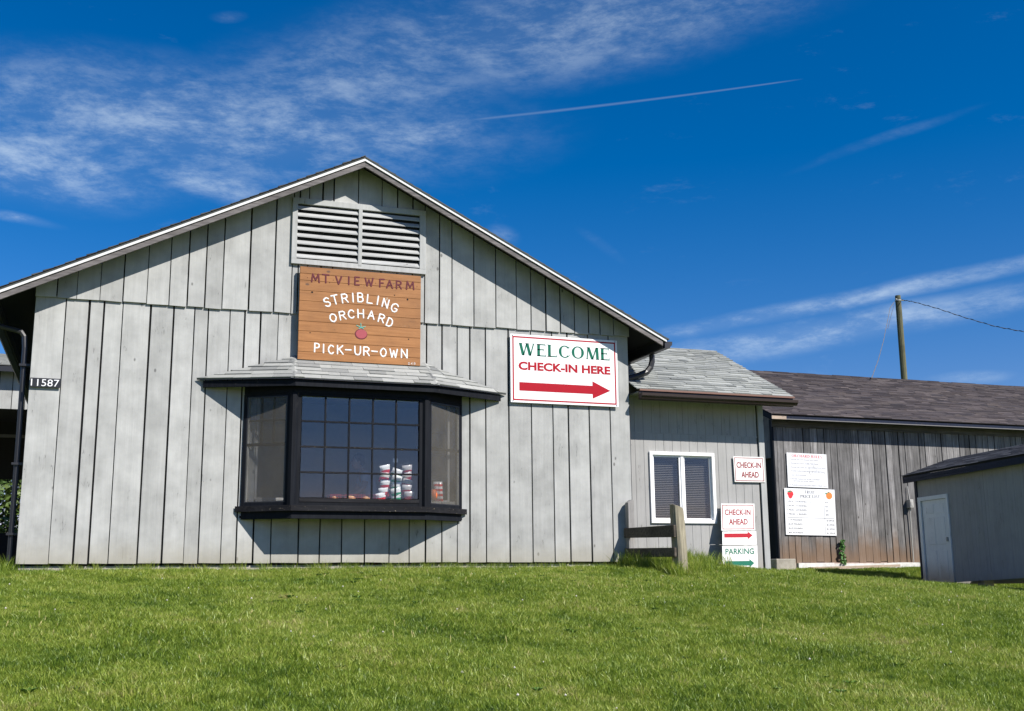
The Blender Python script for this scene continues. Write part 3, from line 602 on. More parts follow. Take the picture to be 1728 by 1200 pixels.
# ------------------------------------------------------------------ lettering
FONT = {
 'A': [[(0, 0), (.5, 1), (1, 0)], [(.2, .36), (.8, .36)]], 'B': [[(0, 0), (0, 1), (.6, 1), (.85, .88), (.85, .66), (.6, .54), (0, .54)], [(.6, .54), (.95, .4), (.95, .14), (.65, 0), (0, 0)]],
 'C': [[(1, .82), (.75, .98), (.42, 1), (.1, .78), (0, .5), (.1, .2), (.42, 0), (.75, .02), (1, .18)]], 'D': [[(0, 0), (0, 1), (.55, 1), (.9, .8), (1, .5), (.9, .2), (.55, 0), (0, 0)]],
 'E': [[(1, 1), (0, 1), (0, 0), (1, 0)], [(0, .52), (.8, .52)]], 'F': [[(1, 1), (0, 1), (0, 0)], [(0, .52), (.8, .52)]], 'G': [[(1, .82), (.75, .98), (.42, 1), (.1, .78), (0, .5), (.1, .2), (.42, 0), (.75, .02), (1, .2), (1, .45), (.6, .45)]],
 'H': [[(0, 0), (0, 1)], [(1, 0), (1, 1)], [(0, .5), (1, .5)]], 'I': [[(.5, 0), (.5, 1)]], 'K': [[(0, 0), (0, 1)], [(.95, 1), (.05, .45)], [(.3, .6), (1, 0)]], 'L': [[(0, 1), (0, 0), (1, 0)]],
 'M': [[(0, 0), (.12, 1), (.5, .25), (.88, 1), (1, 0)]], 'N': [[(0, 0), (0, 1), (1, 0), (1, 1)]], 'O': [[(.5, 1), (.15, .85), (0, .5), (.15, .15), (.5, 0), (.85, .15), (1, .5), (.85, .85), (.5, 1)]],
 'P': [[(0, 0), (0, 1), (.65, 1), (.95, .86), (.95, .62), (.65, .48), (0, .48)]], 'R': [[(0, 0), (0, 1), (.65, 1), (.95, .86), (.95, .64), (.65, .5), (0, .5)], [(.5, .5), (1, 0)]],
 'S': [[(.95, .85), (.7, .99), (.35, 1), (.06, .86), (.05, .66), (.35, .53), (.7, .47), (.96, .32), (.92, .12), (.6, 0), (.3, .01), (.02, .16)]], 'T': [[(0, 1), (1, 1)], [(.5, 1), (.5, 0)]],
 'U': [[(0, 1), (0, .3), (.18, .05), (.5, 0), (.82, .05), (1, .3), (1, 1)]], 'V': [[(0, 1), (.5, 0), (1, 1)]], 'W': [[(0, 1), (.25, 0), (.5, .8), (.75, 0), (1, 1)]], '-': [[(0, .5), (1, .5)]], '.': [[(.5, .02), (.5, .03)]], '*': [[(.5, .45), (.5, .46)]],
}
BASEFONT = None
def text_mesh(body, bold=0.0, squeeze=1):
    cu = bpy.data.curves.new('lettering', 'FONT'); cu.body = body; cu.offset = bold; cu.resolution_u = 3; cu.align_x = 'LEFT'; cu.fill_mode = 'FRONT'
    ob = bpy.data.objects.new('lettering', cu); COL.objects.link(ob); dg = bpy.context.evaluated_depsgraph_get()
    me = bpy.data.meshes.new_from_object(ob.evaluated_get(dg)); vs = [tuple(v.co)[:2] for v in me.vertices]; fs = [tuple(p_.vertices) for p_ in me.polygons]
    bpy.data.objects.remove(ob); bpy.data.curves.remove(cu); bpy.data.meshes.remove(me)
    return vs, fs
def fit(vs, u0, u1, v0, v1, base=None):
    xs_ = [v[0] for v in vs]; ys_ = [v[1] for v in vs]; a, b, c, d = min(xs_), max(xs_), min(ys_), max(ys_)
    return [(u0+(x-a)/(b-a)*(u1-u0), v0+(y-c)/(d-c)*(v1-v0)) for x, y in vs]
# serif capitals built from stems, thin strokes, bowls and bracket-less serifs
def serif(text, sp=.15, heavy=.20, thin=.085):
    V_, F_ = [], []; x = 0
    def quad(a, b, c, d):
        k = len(V_); V_.extend([a, b, c, d]); F_.append((k, k+1, k+2, k+3))
    def stem(x0, w=heavy, y0=0, y1=1, s=True, top=True, bot=True):
        quad((x0, y0), (x0+w, y0), (x0+w, y1), (x0, y1))
        if s:
            e = .075
            if bot: quad((x0-e, y0), (x0+w+e, y0), (x0+w+e, y0+.035), (x0-e, y0+.035))
            if top: quad((x0-e, y1-.035), (x0+w+e, y1-.035), (x0+w+e, y1), (x0-e, y1))
    def diag(xa, ya, xb, yb, w): quad((xa-w/2, ya), (xa+w/2, ya), (xb+w/2, yb), (xb-w/2, yb))
    def bowl(cx, cy, rx, ry, a0, a1, hw=heavy, th=thin, n=16):
        p = None
        for i in range(n+1):
            a = R(a0+(a1-a0)*i/n); c, s_ = math.cos(a), math.sin(a); w = th+(hw-th)*abs(c)**1.3
            o_ = (cx+rx*c, cy+ry*s_); q = (cx+(rx-w)*c, cy+(ry-(th+(w-th)*.25))*s_)
            if p: quad(p[0], o_, q, p[1])
            p = (o_, q)
    for ch in text:
        if ch == ' ': x += .45; continue
        k0 = len(V_)
        if ch in 'EFL':
            stem(x); w = .62
            if ch != 'F': quad((x, 0), (x+w, 0), (x+w, thin), (x, thin)); quad((x+w-.03, 0), (x+w+.01, 0), (x+w+.01, .25), (x+w-.01, .25))
            if ch != 'L': quad((x, 1-thin), (x+w-.04, 1-thin), (x+w-.04, 1), (x, 1)); quad((x+w-.07, 1), (x+w-.05, .78), (x+w-.03, .78), (x+w-.03, 1)); quad((x, .5), (x+.45, .5), (x+.45, .5+thin), (x, .5+thin)); quad((x+.43, .40), (x+.46, .40), (x+.46, .64), (x+.43, .64))
            adv = w
        elif ch == 'I': stem(x+.02); adv = heavy+.06
        elif ch == 'T': stem(x+.26, top=False); quad((x, 1-thin), (x+.68, 1-thin), (x+.68, 1), (x, 1)); quad((x, .78), (x+.02, .78), (x+.05, 1), (x, 1)); quad((x+.63, 1), (x+.66, .78), (x+.68, .78), (x+.68, 1)); adv = .68
        elif ch == 'H': stem(x); stem(x+.6); quad((x, .48), (x+.7, .48), (x+.7, .48+thin), (x, .48+thin)); adv = .75
        elif ch in 'PR':
            stem(x); bowl(x+.27, .74, .36, .26, -90, 90); quad((x, 1-thin), (x+.3, 1-thin), (x+.3, 1), (x, 1)); quad((x, .48), (x+.3, .48), (x+.3, .48+thin), (x, .48+thin)); adv = .63
            if ch == 'R': diag(x+.68, 0, x+.32, .5, heavy*1.05); quad((x+.6, 0), (x+.84, 0), (x+.84, .035), (x+.6, .035)); adv = .8
        elif ch == 'D': stem(x); bowl(x+.25, .5, .52, .5, -90, 90); quad((x, 1-thin), (x+.3, 1-thin), (x+.3, 1), (x, 1)); quad((x, 0), (x+.3, 0), (x+.3, thin), (x, thin)); adv = .77
        elif ch == 'O': bowl(x+.45, .5, .45, .51, 0, 360, n=28); adv = .9
        elif ch == 'C': bowl(x+.43, .5, .43, .51, 42, 318, n=24); quad((x+.72, .72), (x+.76, .70), (x+.78, .98), (x+.74, .98)); quad((x+.73, .2), (x+.77, .16), (x+.79, .3), (x+.76, .3)); adv = .78
        elif ch == 'U': stem(x, y0=.28, bot=False); stem(x+.58, thin, y0=.28, bot=False); bowl(x+.31, .3, .315, .31, 180, 360, hw=.10); adv = .66
        elif ch == 'S': bowl(x+.3, .74, .27, .27, 40, 250, hw=heavy*.8); bowl(x+.3, .26, .3, .27, -140, 75, hw=heavy*.9); diag(x+.42, .40, x+.17, .62, heavy*.9); adv = .6
        elif ch == 'A': diag(x+.12, 0, x+.40, 1, thin); diag(x+.70, 0, x+.42, 1, heavy); quad((x+.2, .33), (x+.6, .33), (x+.6, .33+thin), (x+.2, .33+thin)); quad((x, 0), (x+.24, 0), (x+.24, .035), (x, .035)); quad((x+.56, 0), (x+.84, 0), (x+.84, .035), (x+.56, .035)); adv = .84
        elif ch == 'W': diag(x+.32, 0, x+.12, 1, heavy); diag(x+.34, 0, x+.56, .95, thin); diag(x+.80, 0, x+.60, 1, heavy); diag(x+.82, 0, x+1.06, 1, thin); quad((x, .965), (x+.27, .965), (x+.27, 1), (x, 1)); quad((x+.45, .965), (x+.74, .965), (x+.74, 1), (x+.45, 1)); quad((x+.94, .965), (x+1.16, .965), (x+1.16, 1), (x+.94, 1)); adv = 1.16
        elif ch == 'M': diag(x+.07, 0, x+.15, 1, thin); diag(x+.46, 0, x+.18, 1, heavy); diag(x+.47, 0, x+.76, 1, thin); diag(x+.84, 0, x+.80, 1, heavy); quad((x-.03, 0), (x+.18, 0), (x+.18, .035), (x-.03, .035)); quad((x+.70, 0), (x+.98, 0), (x+.98, .035), (x+.70, .035)); quad((x+.03, .965), (x+.2, .965), (x+.2, 1), (x+.03, 1)); quad((x+.78, .965), (x+.93, .965), (x+.93, 1), (x+.78, 1)); adv = .95
        else: adv = .5
        x += adv+sp
    return V_, F_
class Board:
    """flat sign: local frame with u to the right and v up, origin at its bottom-left corner"""
    def __init__(s, name, label, O, U, V, w, h, mat, th=.008, group=None, cat='sign', build=True):
        s.O, s.U, s.V = [np.array(a, float) for a in (O, U, V)]; s.U /= np.linalg.norm(s.U); s.V /= np.linalg.norm(s.V); s.n = np.cross(s.U, s.V); s.w, s.h = w, h; s.lift = .0012
        if s.n[1] > 0: s.n = -s.n
        s.root = thing(name, label, cat, s.O, group)
        if build: s.panel(0, w, 0, h, mat, th)
    def P(s, u, v, l=0): return s.O+s.U*u+s.V*v+s.n*l
    def panel(s, u0, u1, v0, v1, mat, th=.008, l=0, nm='board'):
        MB().prism([s.P(u0, v0, l), s.P(u1, v0, l), s.P(u1, v1, l), s.P(u0, v1, l)], -s.n*th).build(nm, mat, s.root, bevel=.001)
    def flat(s, vs, fs, mat, nm, l=None):
        l = s.lift if l is None else l; s.lift += .00004
        pts = [s.P(a, b, l) for a, b in vs]; mb = MB()
        out = []
        for f in fs:
            a, b, c = [pts[i] for i in f[:3]]
            out.append(f if np.cross(b-a, c-a)@s.n > 0 else f[::-1])
        mb.add(pts, out); return mb.build(nm, mat, s.root)
    def rect(s, u0, u1, v0, v1, mat, nm, l=None): return s.flat([(u0, v0), (u1, v0), (u1, v1), (u0, v1)], [(0, 1, 2, 3)], mat, nm, l)
    def frame(s, i, t, mat, nm='border', u0=0, u1=None, v0=0, v1=None):
        u1 = s.w if u1 is None else u1; v1 = s.h if v1 is None else v1
        a, b, c, d = u0+i, u1-i, v0+i, v1-i
        vs = [(a, c), (b, c), (b, d), (a, d), (a+t, c+t), (b-t, c+t), (b-t, d-t), (a+t, d-t)]
        s.flat(vs, [(0, 1, 5, 4), (1, 2, 6, 5), (2, 3, 7, 6), (3, 0, 4, 7)], mat, nm)
    def text(s, body, u0, u1, v0, v1, mat, bold=0.0, kind='sans', nm='lettering'):
        vs, fs = serif(body) if kind == 'serif' else text_mesh(body, bold)
        s.flat(fit(vs, u0, u1, v0, v1), fs, mat, nm)
    def line(s, body, u0, cap, v0, mat, bold=0., wmax=None, nm='lettering', stretch=1.0):
        vs, fs = text_mesh(body, bold); hh = .70; k = cap/hh; wd = max(v[0] for v in vs)*k*stretch
        kx = k*stretch*(wmax/wd if wmax else 1)
        s.flat([(u0+x*kx, v0+y*k) for x, y in vs], fs, mat, nm)
    def arrow(s, u0, u1, uh, vc, ht, hh, mat, nm='arrow'):
        s.flat([(u0, vc-ht), (uh, vc-ht), (uh, vc-hh), (u1, vc), (uh, vc+hh), (uh, vc+ht), (u0, vc+ht)], [(0, 1, 5, 6), (1, 2, 3), (1, 3, 5), (3, 4, 5)], mat, nm)

# ---- WELCOME sign
YW = D-.052
o = at(862, 678.5, YW); x1 = at(1044, 686.5, YW)[0]; z1 = at(861, 563, YW)[2]; w, h = x1-o[0], z1-o[2]
B = Board('welcome_sign', 'large white WELCOME CHECK-IN HERE sign with red arrow on the gable wall', o, (1, 0, 0), (0, 0, 1), w, h, M['sign_white'], .012)
B.frame(.032, .022, M['red'])
B.text('WELCOME', .075*w, .925*w, .69*h, .875*h, M['green'], kind='serif')
B.text('CHECK-IN HERE', .072*w, .93*w, .475*h, .60*h, M['red'], bold=.04)
B.arrow(.078*w, .925*w, .755*w, .235*h, .062*h, .130*h, M['red'])
for a, b in ((.02, .02), (.98, .02), (.02, .98), (.98, .98)): MB().tube([B.P(a*w, b*h, .0), B.P(a*w, b*h, .005)], .008, 6).build('screw', M['gutter'], B.root)
# ---- house number
YN = D-.032
o = at(50, 652.5, YN); x1 = at(102, 652, YN)[0]; z1 = at(51, 637, YN)[2]
B = Board('house_number_plate', 'small black plate with the white number 11587 at the left corner of the gable wall', o, (1, 0, 0), (0, 0, 1), x1-o[0], z1-o[2], M['gutter'], .01)
B.text('11587', .012, (x1-o[0])-.018, (z1-o[2])*.12, (z1-o[2])*.88, M['white'], bold=-.002)

# ---- carved orchard sign
YS = D-.135
tl = at(506.5, 449, YS); br_ = at(709.7, 618.5, YS); bl = at(502.7, 606.2, YS)
sx0, sx1 = float((tl[0]+bl[0])/2), float(at(709.7, 540, YS)[0]); sz0, sz1 = float(bl[2]), float(tl[2]); sw, sh = sx1-sx0, sz1-sz0
osg = thing('orchard_sign', 'square orange-brown plank sign with MT VIEW FARM, STRIBLING ORCHARD, PICK-UR-OWN and a red apple', 'sign', (sx0, YS, sz0))
KP = .00128                                       # metres per pixel of the enlarged sign crop
def sgn(cx, cy):
    p = at(490+cx/6.667, 440+cy/6.667, YS); return float(p[0]), float(p[2])
def seg_solid(mb, p, q, r, depth):
    (x0, z0), (x1_, z1_) = p, q; a = math.atan2(z1_-z0, x1_-x0); top, bot = [], []; e = random.uniform(0, .0005)
    angs = [a+math.pi/2+math.pi*k/4 for k in range(5)]+[a-math.pi/2+math.pi*k/4 for k in range(5)]
    for k, th in enumerate(angs):
        c = (x0, z0) if k < 5 else (x1_, z1_)
        top.append((c[0]+r*.45*math.cos(th), YS-depth-e, c[1]+r*.45*math.sin(th))); bot.append((c[0]+r*math.cos(th), YS+.002, c[1]+r*math.sin(th)))
    n = 10; fs = [tuple(range(n))]+[(i, i+n, (i+1) % n+n, (i+1) % n) for i in range(n)]
    mb.add(top+bot, fs)
def letter(ch, cx, cy, h, w, rot, r, mi, jit=.02):
    X, Z = sgn(cx, cy); ca, sa = math.cos(R(rot)), math.sin(R(rot)); cut = MB()
    for st in FONT[ch]:
        pts = []
        for (a, b) in st:
            lx = (a-.5+random.uniform(-jit, jit))*w*KP; lz = (b-.5+random.uniform(-jit, jit))*h*KP; pts.append((X+lx*ca-lz*sa, Z+lx*sa+lz*ca))
        for i in range(len(pts)-1): seg_solid(cut, pts[i], pts[i+1], r, .004)
    cut.build('letter', [None, M['carve_red'], M['carve_white']][mi], osg)
for ch, cx, cy, w in (('*', 192, 187, 10), ('M', 283, 197, 85), ('T', 398, 203, 70), ('.', 445, 205, 10), ('*', 484, 214, 10), ('V', 543, 222, 65), ('I', 657, 224, 20), ('E', 750, 230, 48), ('W', 885, 242, 90), ('*', 960, 250, 10), ('F', 1030, 253, 48), ('A', 1117, 265, 66), ('R', 1220, 272, 55), ('M', 1347, 280, 85), ('*', 1425, 288, 10)):
    letter(ch, cx, cy, 90, w, 0, .0150 if ch not in '.*' else .006, 1)
for ch, cx, cy, w, r_ in (('S', 412, 468, 60, 22), ('T', 500, 440, 68, 14), ('R', 610, 425, 62, 8), ('I', 703, 417, 10, 3), ('B', 788, 415, 60, 1), ('L', 893, 432, 55, -5), ('I', 983, 447, 10, -10), ('N', 1070, 480, 62, -16), ('G', 1170, 530, 68, -24)):
    letter(ch, cx, cy, 98, w, r_+2, .0125, 2)
for ch, cx, cy, w, r_ in (('O', 478, 645, 72, 15), ('R', 585, 617, 62, 12), ('C', 682, 603, 62, 5), ('H', 790, 597, 64, 1), ('A', 908, 612, 68, -6), ('R', 1025, 650, 60, -15), ('D', 1118, 695, 58, -22)):
    letter(ch, cx, cy, 92, w, r_+2, .0125, 2)
for ch, cx, cy, w in (('P', 298, 980, 50), ('I', 372, 990, 10), ('C', 455, 1000, 55), ('K', 560, 1005, 62), ('-', 650, 1005, 62), ('U', 755, 1012, 62), ('R', 855, 1020, 60), ('-', 945, 1022, 66), ('O', 1045, 1033, 66), ('W', 1160, 1042, 84), ('N', 1280, 1045, 66)):
    letter(ch, cx, cy, 95, w, 0, .0125, 2)
for ch, cx, w in (('D', 1335, 16), ('K', 1368, 16), ('B', 1398, 16)): letter(ch, cx, 1158, 24, w, 0, .0028, 2)
ax_, az_ = sgn(795, 828)
def disc(cx, cz, rx, rz, depth, mat, nm, n=18):
    top = [(cx+rx*.88*math.cos(2*math.pi*k/n), YS-depth, cz+rz*.88*math.sin(2*math.pi*k/n)) for k in range(n)]; bot = [(cx+rx*math.cos(2*math.pi*k/n), YS+.002, cz+rz*math.sin(2*math.pi*k/n)) for k in range(n)]
    fs = [tuple(range(n))[::-1]]+[(i, (i+1) % n, (i+1) % n+n, i+n) for i in range(n)]
    MB().add(top+bot, fs).build(nm, mat, osg)
disc(ax_, az_, .100, .084, .0015, M['carve_red'], 'apple_rim'); disc(ax_+.003, az_+.003, .088, .073, .004, M['carve_apple'], 'apple')
lf = MB()
for a, b, c, d in ((795, 752, 792, 705), (795, 752, 745, 728), (795, 752, 842, 742), (795, 752, 770, 765), (795, 752, 822, 765)): seg_solid(lf, sgn(a, b), sgn(c, d), .0065, .006)
lf.build('apple_leaf', M['carve_teal'], osg)
for a, b, r in ((245, 355, .016), (1318, 437, .016), (1172, 388, .010), (222, 810, .010), (1330, 883, .011)): disc(*sgn(a, b), r, r, .0008, M['void'], 'bolt_hole', 10)
npl = 10
zed = [sz0+sh*v for v in (0, .085, .195, .305, .41, .52, .63, .74, .85, .925, 1)]
for k in range(npl):
    g = .0022; dy = random.uniform(0, .0006)
    MB().prism([(sx0+random.uniform(-.002, .002), YS+dy, zed[k]+g), (sx1+random.uniform(-.002, .002), YS+dy, zed[k]+g), (sx1, YS+dy, zed[k+1]-g), (sx0, YS+dy, zed[k+1]-g)], (0, .042, 0)).build('plank', M['orange_wood'], osg, bevel=.0015)
for z in (sz0+.1, sz1-.14): MB().box(sx0+.05, sx1-.05, YS+.046, D-.031, z, z+.06).build('batten', M['void'], osg)

# ------------------------------------------------------------------ annex
annex = thing('annex', 'low grey annex with pale shingle roof and white sliding window', 'building', (9, YA, 1.6))
AXR = float(at(1299, 940, YA)[0]); AX0 = XR+.12; YE = YA-.45
aze1 = float(at(1200, 665.5, YE)[2]); AXE = float(at(1338, 675, YE)[0])
YR_ = 18.1; azr = float(at(1206, 595.5, YR_)[2]); asl = (azr-aze1)/(YR_-YE)
AXRR = float(at(1206, 595.5, YR_)[0])
def grooved(parent, P, u, n, w, z0, z1, mat, pitch=.2, gd=.005, gw=.008, name='siding_panel', zbot=None, start=.1):
    """plywood panel with vertical grooves cut in it"""
    P = np.array(P, float); prof = [(0, 0)]; x = start
    while x < w-.02: prof += [(x-gw/2, 0), (x-gw/2+.002, -gd), (x+gw/2-.002, -gd), (x+gw/2, 0)]; x += pitch
    prof.append((w, 0)); mb = MB()
    zb = (lambda a: z0) if zbot is None else zbot
    f = [P+np.array(u)*a+np.array(n)*b for a, b in prof]
    for i in range(len(f)-1):
        a, b = f[i].copy(), f[i+1].copy(); a0, b0 = zb(prof[i][0]), zb(prof[i+1][0])
        mb.add([(a[0], a[1], a0), (b[0], b[1], b0), (b[0], b[1], z1), (a[0], a[1], z1)], [(0, 1, 2, 3)])
    return mb.build(name, mat, parent)
wx0, wx1 = float(at(1096.5, 822, YA)[0]), float(at(1206.5, 822, YA)[0]); wz1, wz0 = float(at(1150, 763.5, YA)[2]), float(at(1150, 883.5, YA)[2])
zj = float(at(1150, 733, YA)[2])
def pan(x0, x1, z0, z1, st=.1): grooved(annex, (x0, YA, 0), (1, 0, 0), (0, -1, 0), x1-x0, z0, z1, M['panel'], pitch=.152, start=st)
ZA0 = 1.45
pan(AX0, wx0, ZA0, zj); pan(wx0, wx1, ZA0, wz0, .12); pan(wx0, wx1, wz1, zj, .12); pan(wx1, AXR-.13, ZA0, zj, .08)
pan(AX0, 8.65, zj+.004, aze1+.2); pan(8.654, AXR-.13, zj+.004, aze1+.2)
MB().box(AX0, AXR-.12, YA-.004, YA+.002, zj-.006, zj+.010).build('panel_flashing', M['panel'], annex)
MB().box(AX0, wx0, YA+.012, YA+.08, ZA0, aze1).build('sheathing', M['void'], annex); MB().box(wx1, AXR-.01, YA+.012, YA+.08, ZA0, aze1).build('sheathing', M['void'], annex)
MB().box(wx0, wx1, YA+.012, YA+.08, ZA0, wz0).build('sheathing', M['void'], annex); MB().box(wx0, wx1, YA+.012, YA+.08, wz1, aze1).build('sheathing', M['void'], annex)
MB().box(AXR-.105, AXR, YA-.022, YA+.03, ZA0, aze1+.05).build('corner_board', M['grey_trim'], annex, bevel=.003)
MB().box(AXR-.05, AXR-.0, YA+.031, YR_+2.4, ZA0, aze1+.05).build('side_wall', M['panel'], annex)
MB().prism([(AXR-.05, YA+.031, aze1+.05), (AXR-.05, YR_, azr-.1), (AXR-.05, YR_+2.4, aze1+.05)], (.05, 0, 0)).build('gable_wall', M['panel'], annex)
# window
ar = bpy.data.objects.new('sliding_window', None); COL.objects.link(ar); ar.parent = annex
fwd_ = .055; yo = YA-.03
fr = MB(); fr.box(wx0, wx1, yo, YA+.06, wz1-fwd_, wz1); fr.box(wx0, wx1, yo, YA+.06, wz0, wz0+fwd_); fr.box(wx0, wx0+fwd_, yo, YA+.06, wz0+fwd_, wz1-fwd_); fr.box(wx1-fwd_, wx1, yo, YA+.06, wz0+fwd_, wz1-fwd_)
fr.build('frame', M['white'], ar, bevel=.004)
mid = wx0+(wx1-wx0)*.50
MB().box(mid-.026, mid+.026, YA-.012, YA+.05, wz0+fwd_, wz1-fwd_).build('mullion', M['white'], ar, bevel=.003)
sf = MB(); t_ = .028
for a, b, y in ((wx0+fwd_, mid-.026, YA+.0), (mid+.026, wx1-fwd_, YA+.012)):
    sf.box(a, b, y, y+.03, wz1-fwd_-t_, wz1-fwd_); sf.box(a, b, y, y+.03, wz0+fwd_, wz0+fwd_+t_); sf.box(a, a+t_, y, y+.03, wz0+fwd_+t_, wz1-fwd_-t_); sf.box(b-t_, b, y, y+.03, wz0+fwd_+t_, wz1-fwd_-t_)
sf.build('sash', M['white'], ar)
for a, b in ((wx0+fwd_+t_, mid-.026-t_), (mid+.026+t_, wx1-fwd_-t_)): MB().box(a, b, YA+.022, YA+.026, wz0+fwd_+t_, wz1-fwd_-t_).build('pane', M['glass'], ar)
bz = wz0+fwd_+.04; nbl = 0
bl_ = MB()
while bz < wz1-fwd_-.02:
    for a, b, tl_ in ((wx0+fwd_+.03, mid-.045, .0065), (mid+.045, wx1-fwd_-.03, .0065)):
        s_ = MB(); s_.prism([(a, YA+.085, bz-tl_*.6), (a, YA+.087, bz-tl_*.6), (a, YA+.105, bz+tl_*.6), (a, YA+.103, bz+tl_*.6)], (b-a, 0, 0)); s_.build('blind_slat', M['blind'], ar)
    bz += .0285; nbl += 1
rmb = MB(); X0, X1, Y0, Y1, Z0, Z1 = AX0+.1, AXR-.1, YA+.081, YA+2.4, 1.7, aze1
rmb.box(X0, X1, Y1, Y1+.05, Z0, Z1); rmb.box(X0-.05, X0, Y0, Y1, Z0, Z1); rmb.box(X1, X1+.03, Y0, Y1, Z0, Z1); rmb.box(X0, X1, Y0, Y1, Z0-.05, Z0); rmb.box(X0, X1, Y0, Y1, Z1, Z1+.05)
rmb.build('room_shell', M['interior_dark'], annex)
# roof
sfl = MB(); sfl.box(AX0, AXE-.12, YE+.03, YA+.0, aze1-.012, aze1+.005); sfl.build('soffit', M['grey_trim'], annex)
ln = math.hypot(YR_-YE, azr-aze1); Vv = np.array([0, (YR_-YE)/ln, (azr-aze1)/ln])
MB().prism([(AX0+.0, YE, aze1+.02), (AXE, YE, aze1+.02), (AXRR, YR_, azr-.0), (AX0, YR_, azr-.0)], (0, 0, -.03)).build('roof_deck', M['void'], annex)
MB().prism([(AX0+.0, YR_, azr-.0), (AXRR, YR_, azr-.0), (AXRR, YR_+2.6, aze1+.02), (AX0, YR_+2.6, aze1+.02)], (0, 0, -.03)).build('roof_deck', M['shingle_annex'], annex)
O = np.array([XR+.05, YE-.02, aze1+.022]); wr0 = AXE-O[0]; wr1 = AXRR-O[0]
shingles(O, (1, 0, 0), Vv, [(0, 0), (wr0, 0), (wr1, ln), (0, ln)], .125, .30, M['shingle_annex'], annex, thick=.013)
rc = MB()
for k in range(14):
    x = O[0]+k*.21
    if x < AXRR-.02: rc.box(x, min(x+.215, AXRR), YR_-.09, YR_+.09, azr-.005+.002*(k % 2), azr+.016+.003*(k % 2))
rc.build('ridge_caps', M['shingle_annex'], annex, kind='stuff')
gz0 = float(at(1200, 678, YE)[2])
MB().box(XR+.10, AXE+.02, YE-.028, YE-.010, aze1+.0, aze1+.028).build('drip_edge', M['copper'], annex)
gq = MB(); sec = [(0, 0), (.07, 0), (.085, .03), (.105, .045), (.11, .085), (0, .085)]
gq.prism([(XR+.10, YE-.0-a, gz0+b-.01) for a, b in sec], (AXE+.03-XR-.10, 0, 0)); gq.build('gutter', M['gutter_brown'], annex)
MB().box(XR+.10, AXE, YE+.0, YE+.03, gz0-.02, aze1+.0).build('eave_board', M['gutter_brown'], annex)
# sign on the annex wall
yq = YA-.035
o = at(1240, 813.3, yq); tr_ = at(1240, 770.2, yq); rr = at(1290.5, 814.6, yq)
B = Board('check_in_sign', 'white CHECK-IN AHEAD sign screwed to the annex wall beside its right corner board', o, (1, 0, .006), (-.02, 0, 1), rr[0]-o[0]+.01, tr_[2]-o[2], M['sign_old'], .008)
w, h = B.w, B.h; B.frame(.018, .010, M['crimson']); B.text('CHECK-IN', .09*w, .90*w, .55*h, .78*h, M['crimson'], bold=.022); B.text('AHEAD', .23*w, .80*w, .18*h, .41*h, M['crimson'], bold=.022)
# leaning stack of signs
y0_, y1_ = YA-.34, YA-.07
o = at(1219.5, 960, y0_); tp = at(1217.5, 850, y1_); rr = at(1279.3, 960.5, y0_); V = tp-o; hh = np.linalg.norm(V); V /= hh; wd = rr[0]-o[0]
B = Board('parking_direction_sign', 'white board leaning on the annex: CHECK-IN AHEAD, red arrow, PARKING, green arrow', o-V*.1, (1, 0, .012), V, wd, hh+.1, M['sign_old'], build=False)
hb = hh+.1
q = lambda y: (960-y)/110*hh+.1
B.panel(.0, wd, .0, q(922), M['sign_old'], .012); B.panel(.005, wd-.012, q(920.8), q(897.8), M['sign_old'], .010, .0015); B.panel(-.012, wd-.03, q(896.5), hb, M['sign_old'], .012, .004)
B.lift = .0056; B.frame(.022, .011, M['crimson'], u0=-.012, u1=wd-.03, v0=q(896.5), v1=hb)
B.text('CHECK-IN', .085*wd, .83*wd, q(870), q(860), M['crimson'], bold=.022); B.text('AHEAD', .20*wd, .74*wd, q(886.3), q(876.5), M['crimson'], bold=.022)
B.lift = .003; B.arrow(.06*wd, .875*wd, .73*wd, q(904.8), .034, .066, M['red'])
B.lift = .0014; B.text('PARKING', .085*wd, .90*wd, q(936.5), q(926.5), M['green'], bold=.02); B.arrow(.08*wd, .90*wd, .76*wd, q(951.5), .038, .068, M['green'])
for u_ in (.2, .8): MB().prism([B.P(u_*wd-.03, 0, -.0125), B.P(u_*wd+.03, 0, -.0125), B.P(u_*wd+.03, hb-.05, -.0125), B.P(u_*wd-.03, hb-.05, -.0125)], -B.n*.02).build('batten', M['post'], B.root)

# ------------------------------------------------------------------ fence
fz = lambda x, y: float(ground(x, y))
fence = thing('fence', 'short rail fence of weathered boards between a thick round post and the wall corner', 'fence', (7.55, 15.2, 1.7))
px0 = float(at(1064, 900, D-.10)[0]); 
gp = MB(); zt = float(at(1064, 845, D-.1)[2])
gp.prism([(px0-.055, D-.155, 1.5), (px0+.055, D-.155, 1.5), (px0+.045, D-.155, zt), (px0+.01, D-.155, zt+.012), (px0-.05, D-.155, zt-.03)], (0, .11, 0)); gp.build('post', M['post_grey'], fence)
yt = D-1.15; tpz = at(1141, 855, yt); tb = at(1147, 940, yt); pr = .098
gp = MB(); cx, cz = float(tpz[0]), float(tpz[2])
ring = 14; path = [(float(tb[0]), yt, 1.3), (float(tb[0])-.0, yt, 1.9), (cx+.01, yt, 2.3), (cx, yt, cz)]
vs_, fs_ = [], []
for i, (p_, r_) in enumerate(zip(path, (.115, .108, .102, .098))):
    for k in range(ring):
        a = 2*math.pi*k/ring; rr_ = r_*(1+.04*math.sin(3*a+i)+random.uniform(-.012, .012)); vs_.append((p_[0]+rr_*math.cos(a), p_[1]+rr_*math.sin(a), p_[2]+(-.035*math.cos(a)+.0*random.random() if i == 3 else 0)))
for i in range(3):
    for k in range(ring): fs_.append((i*ring+k, i*ring+(k+1) % ring, (i+1)*ring+(k+1) % ring, (i+1)*ring+k))
fs_.append(tuple(3*ring+k for k in range(ring)))
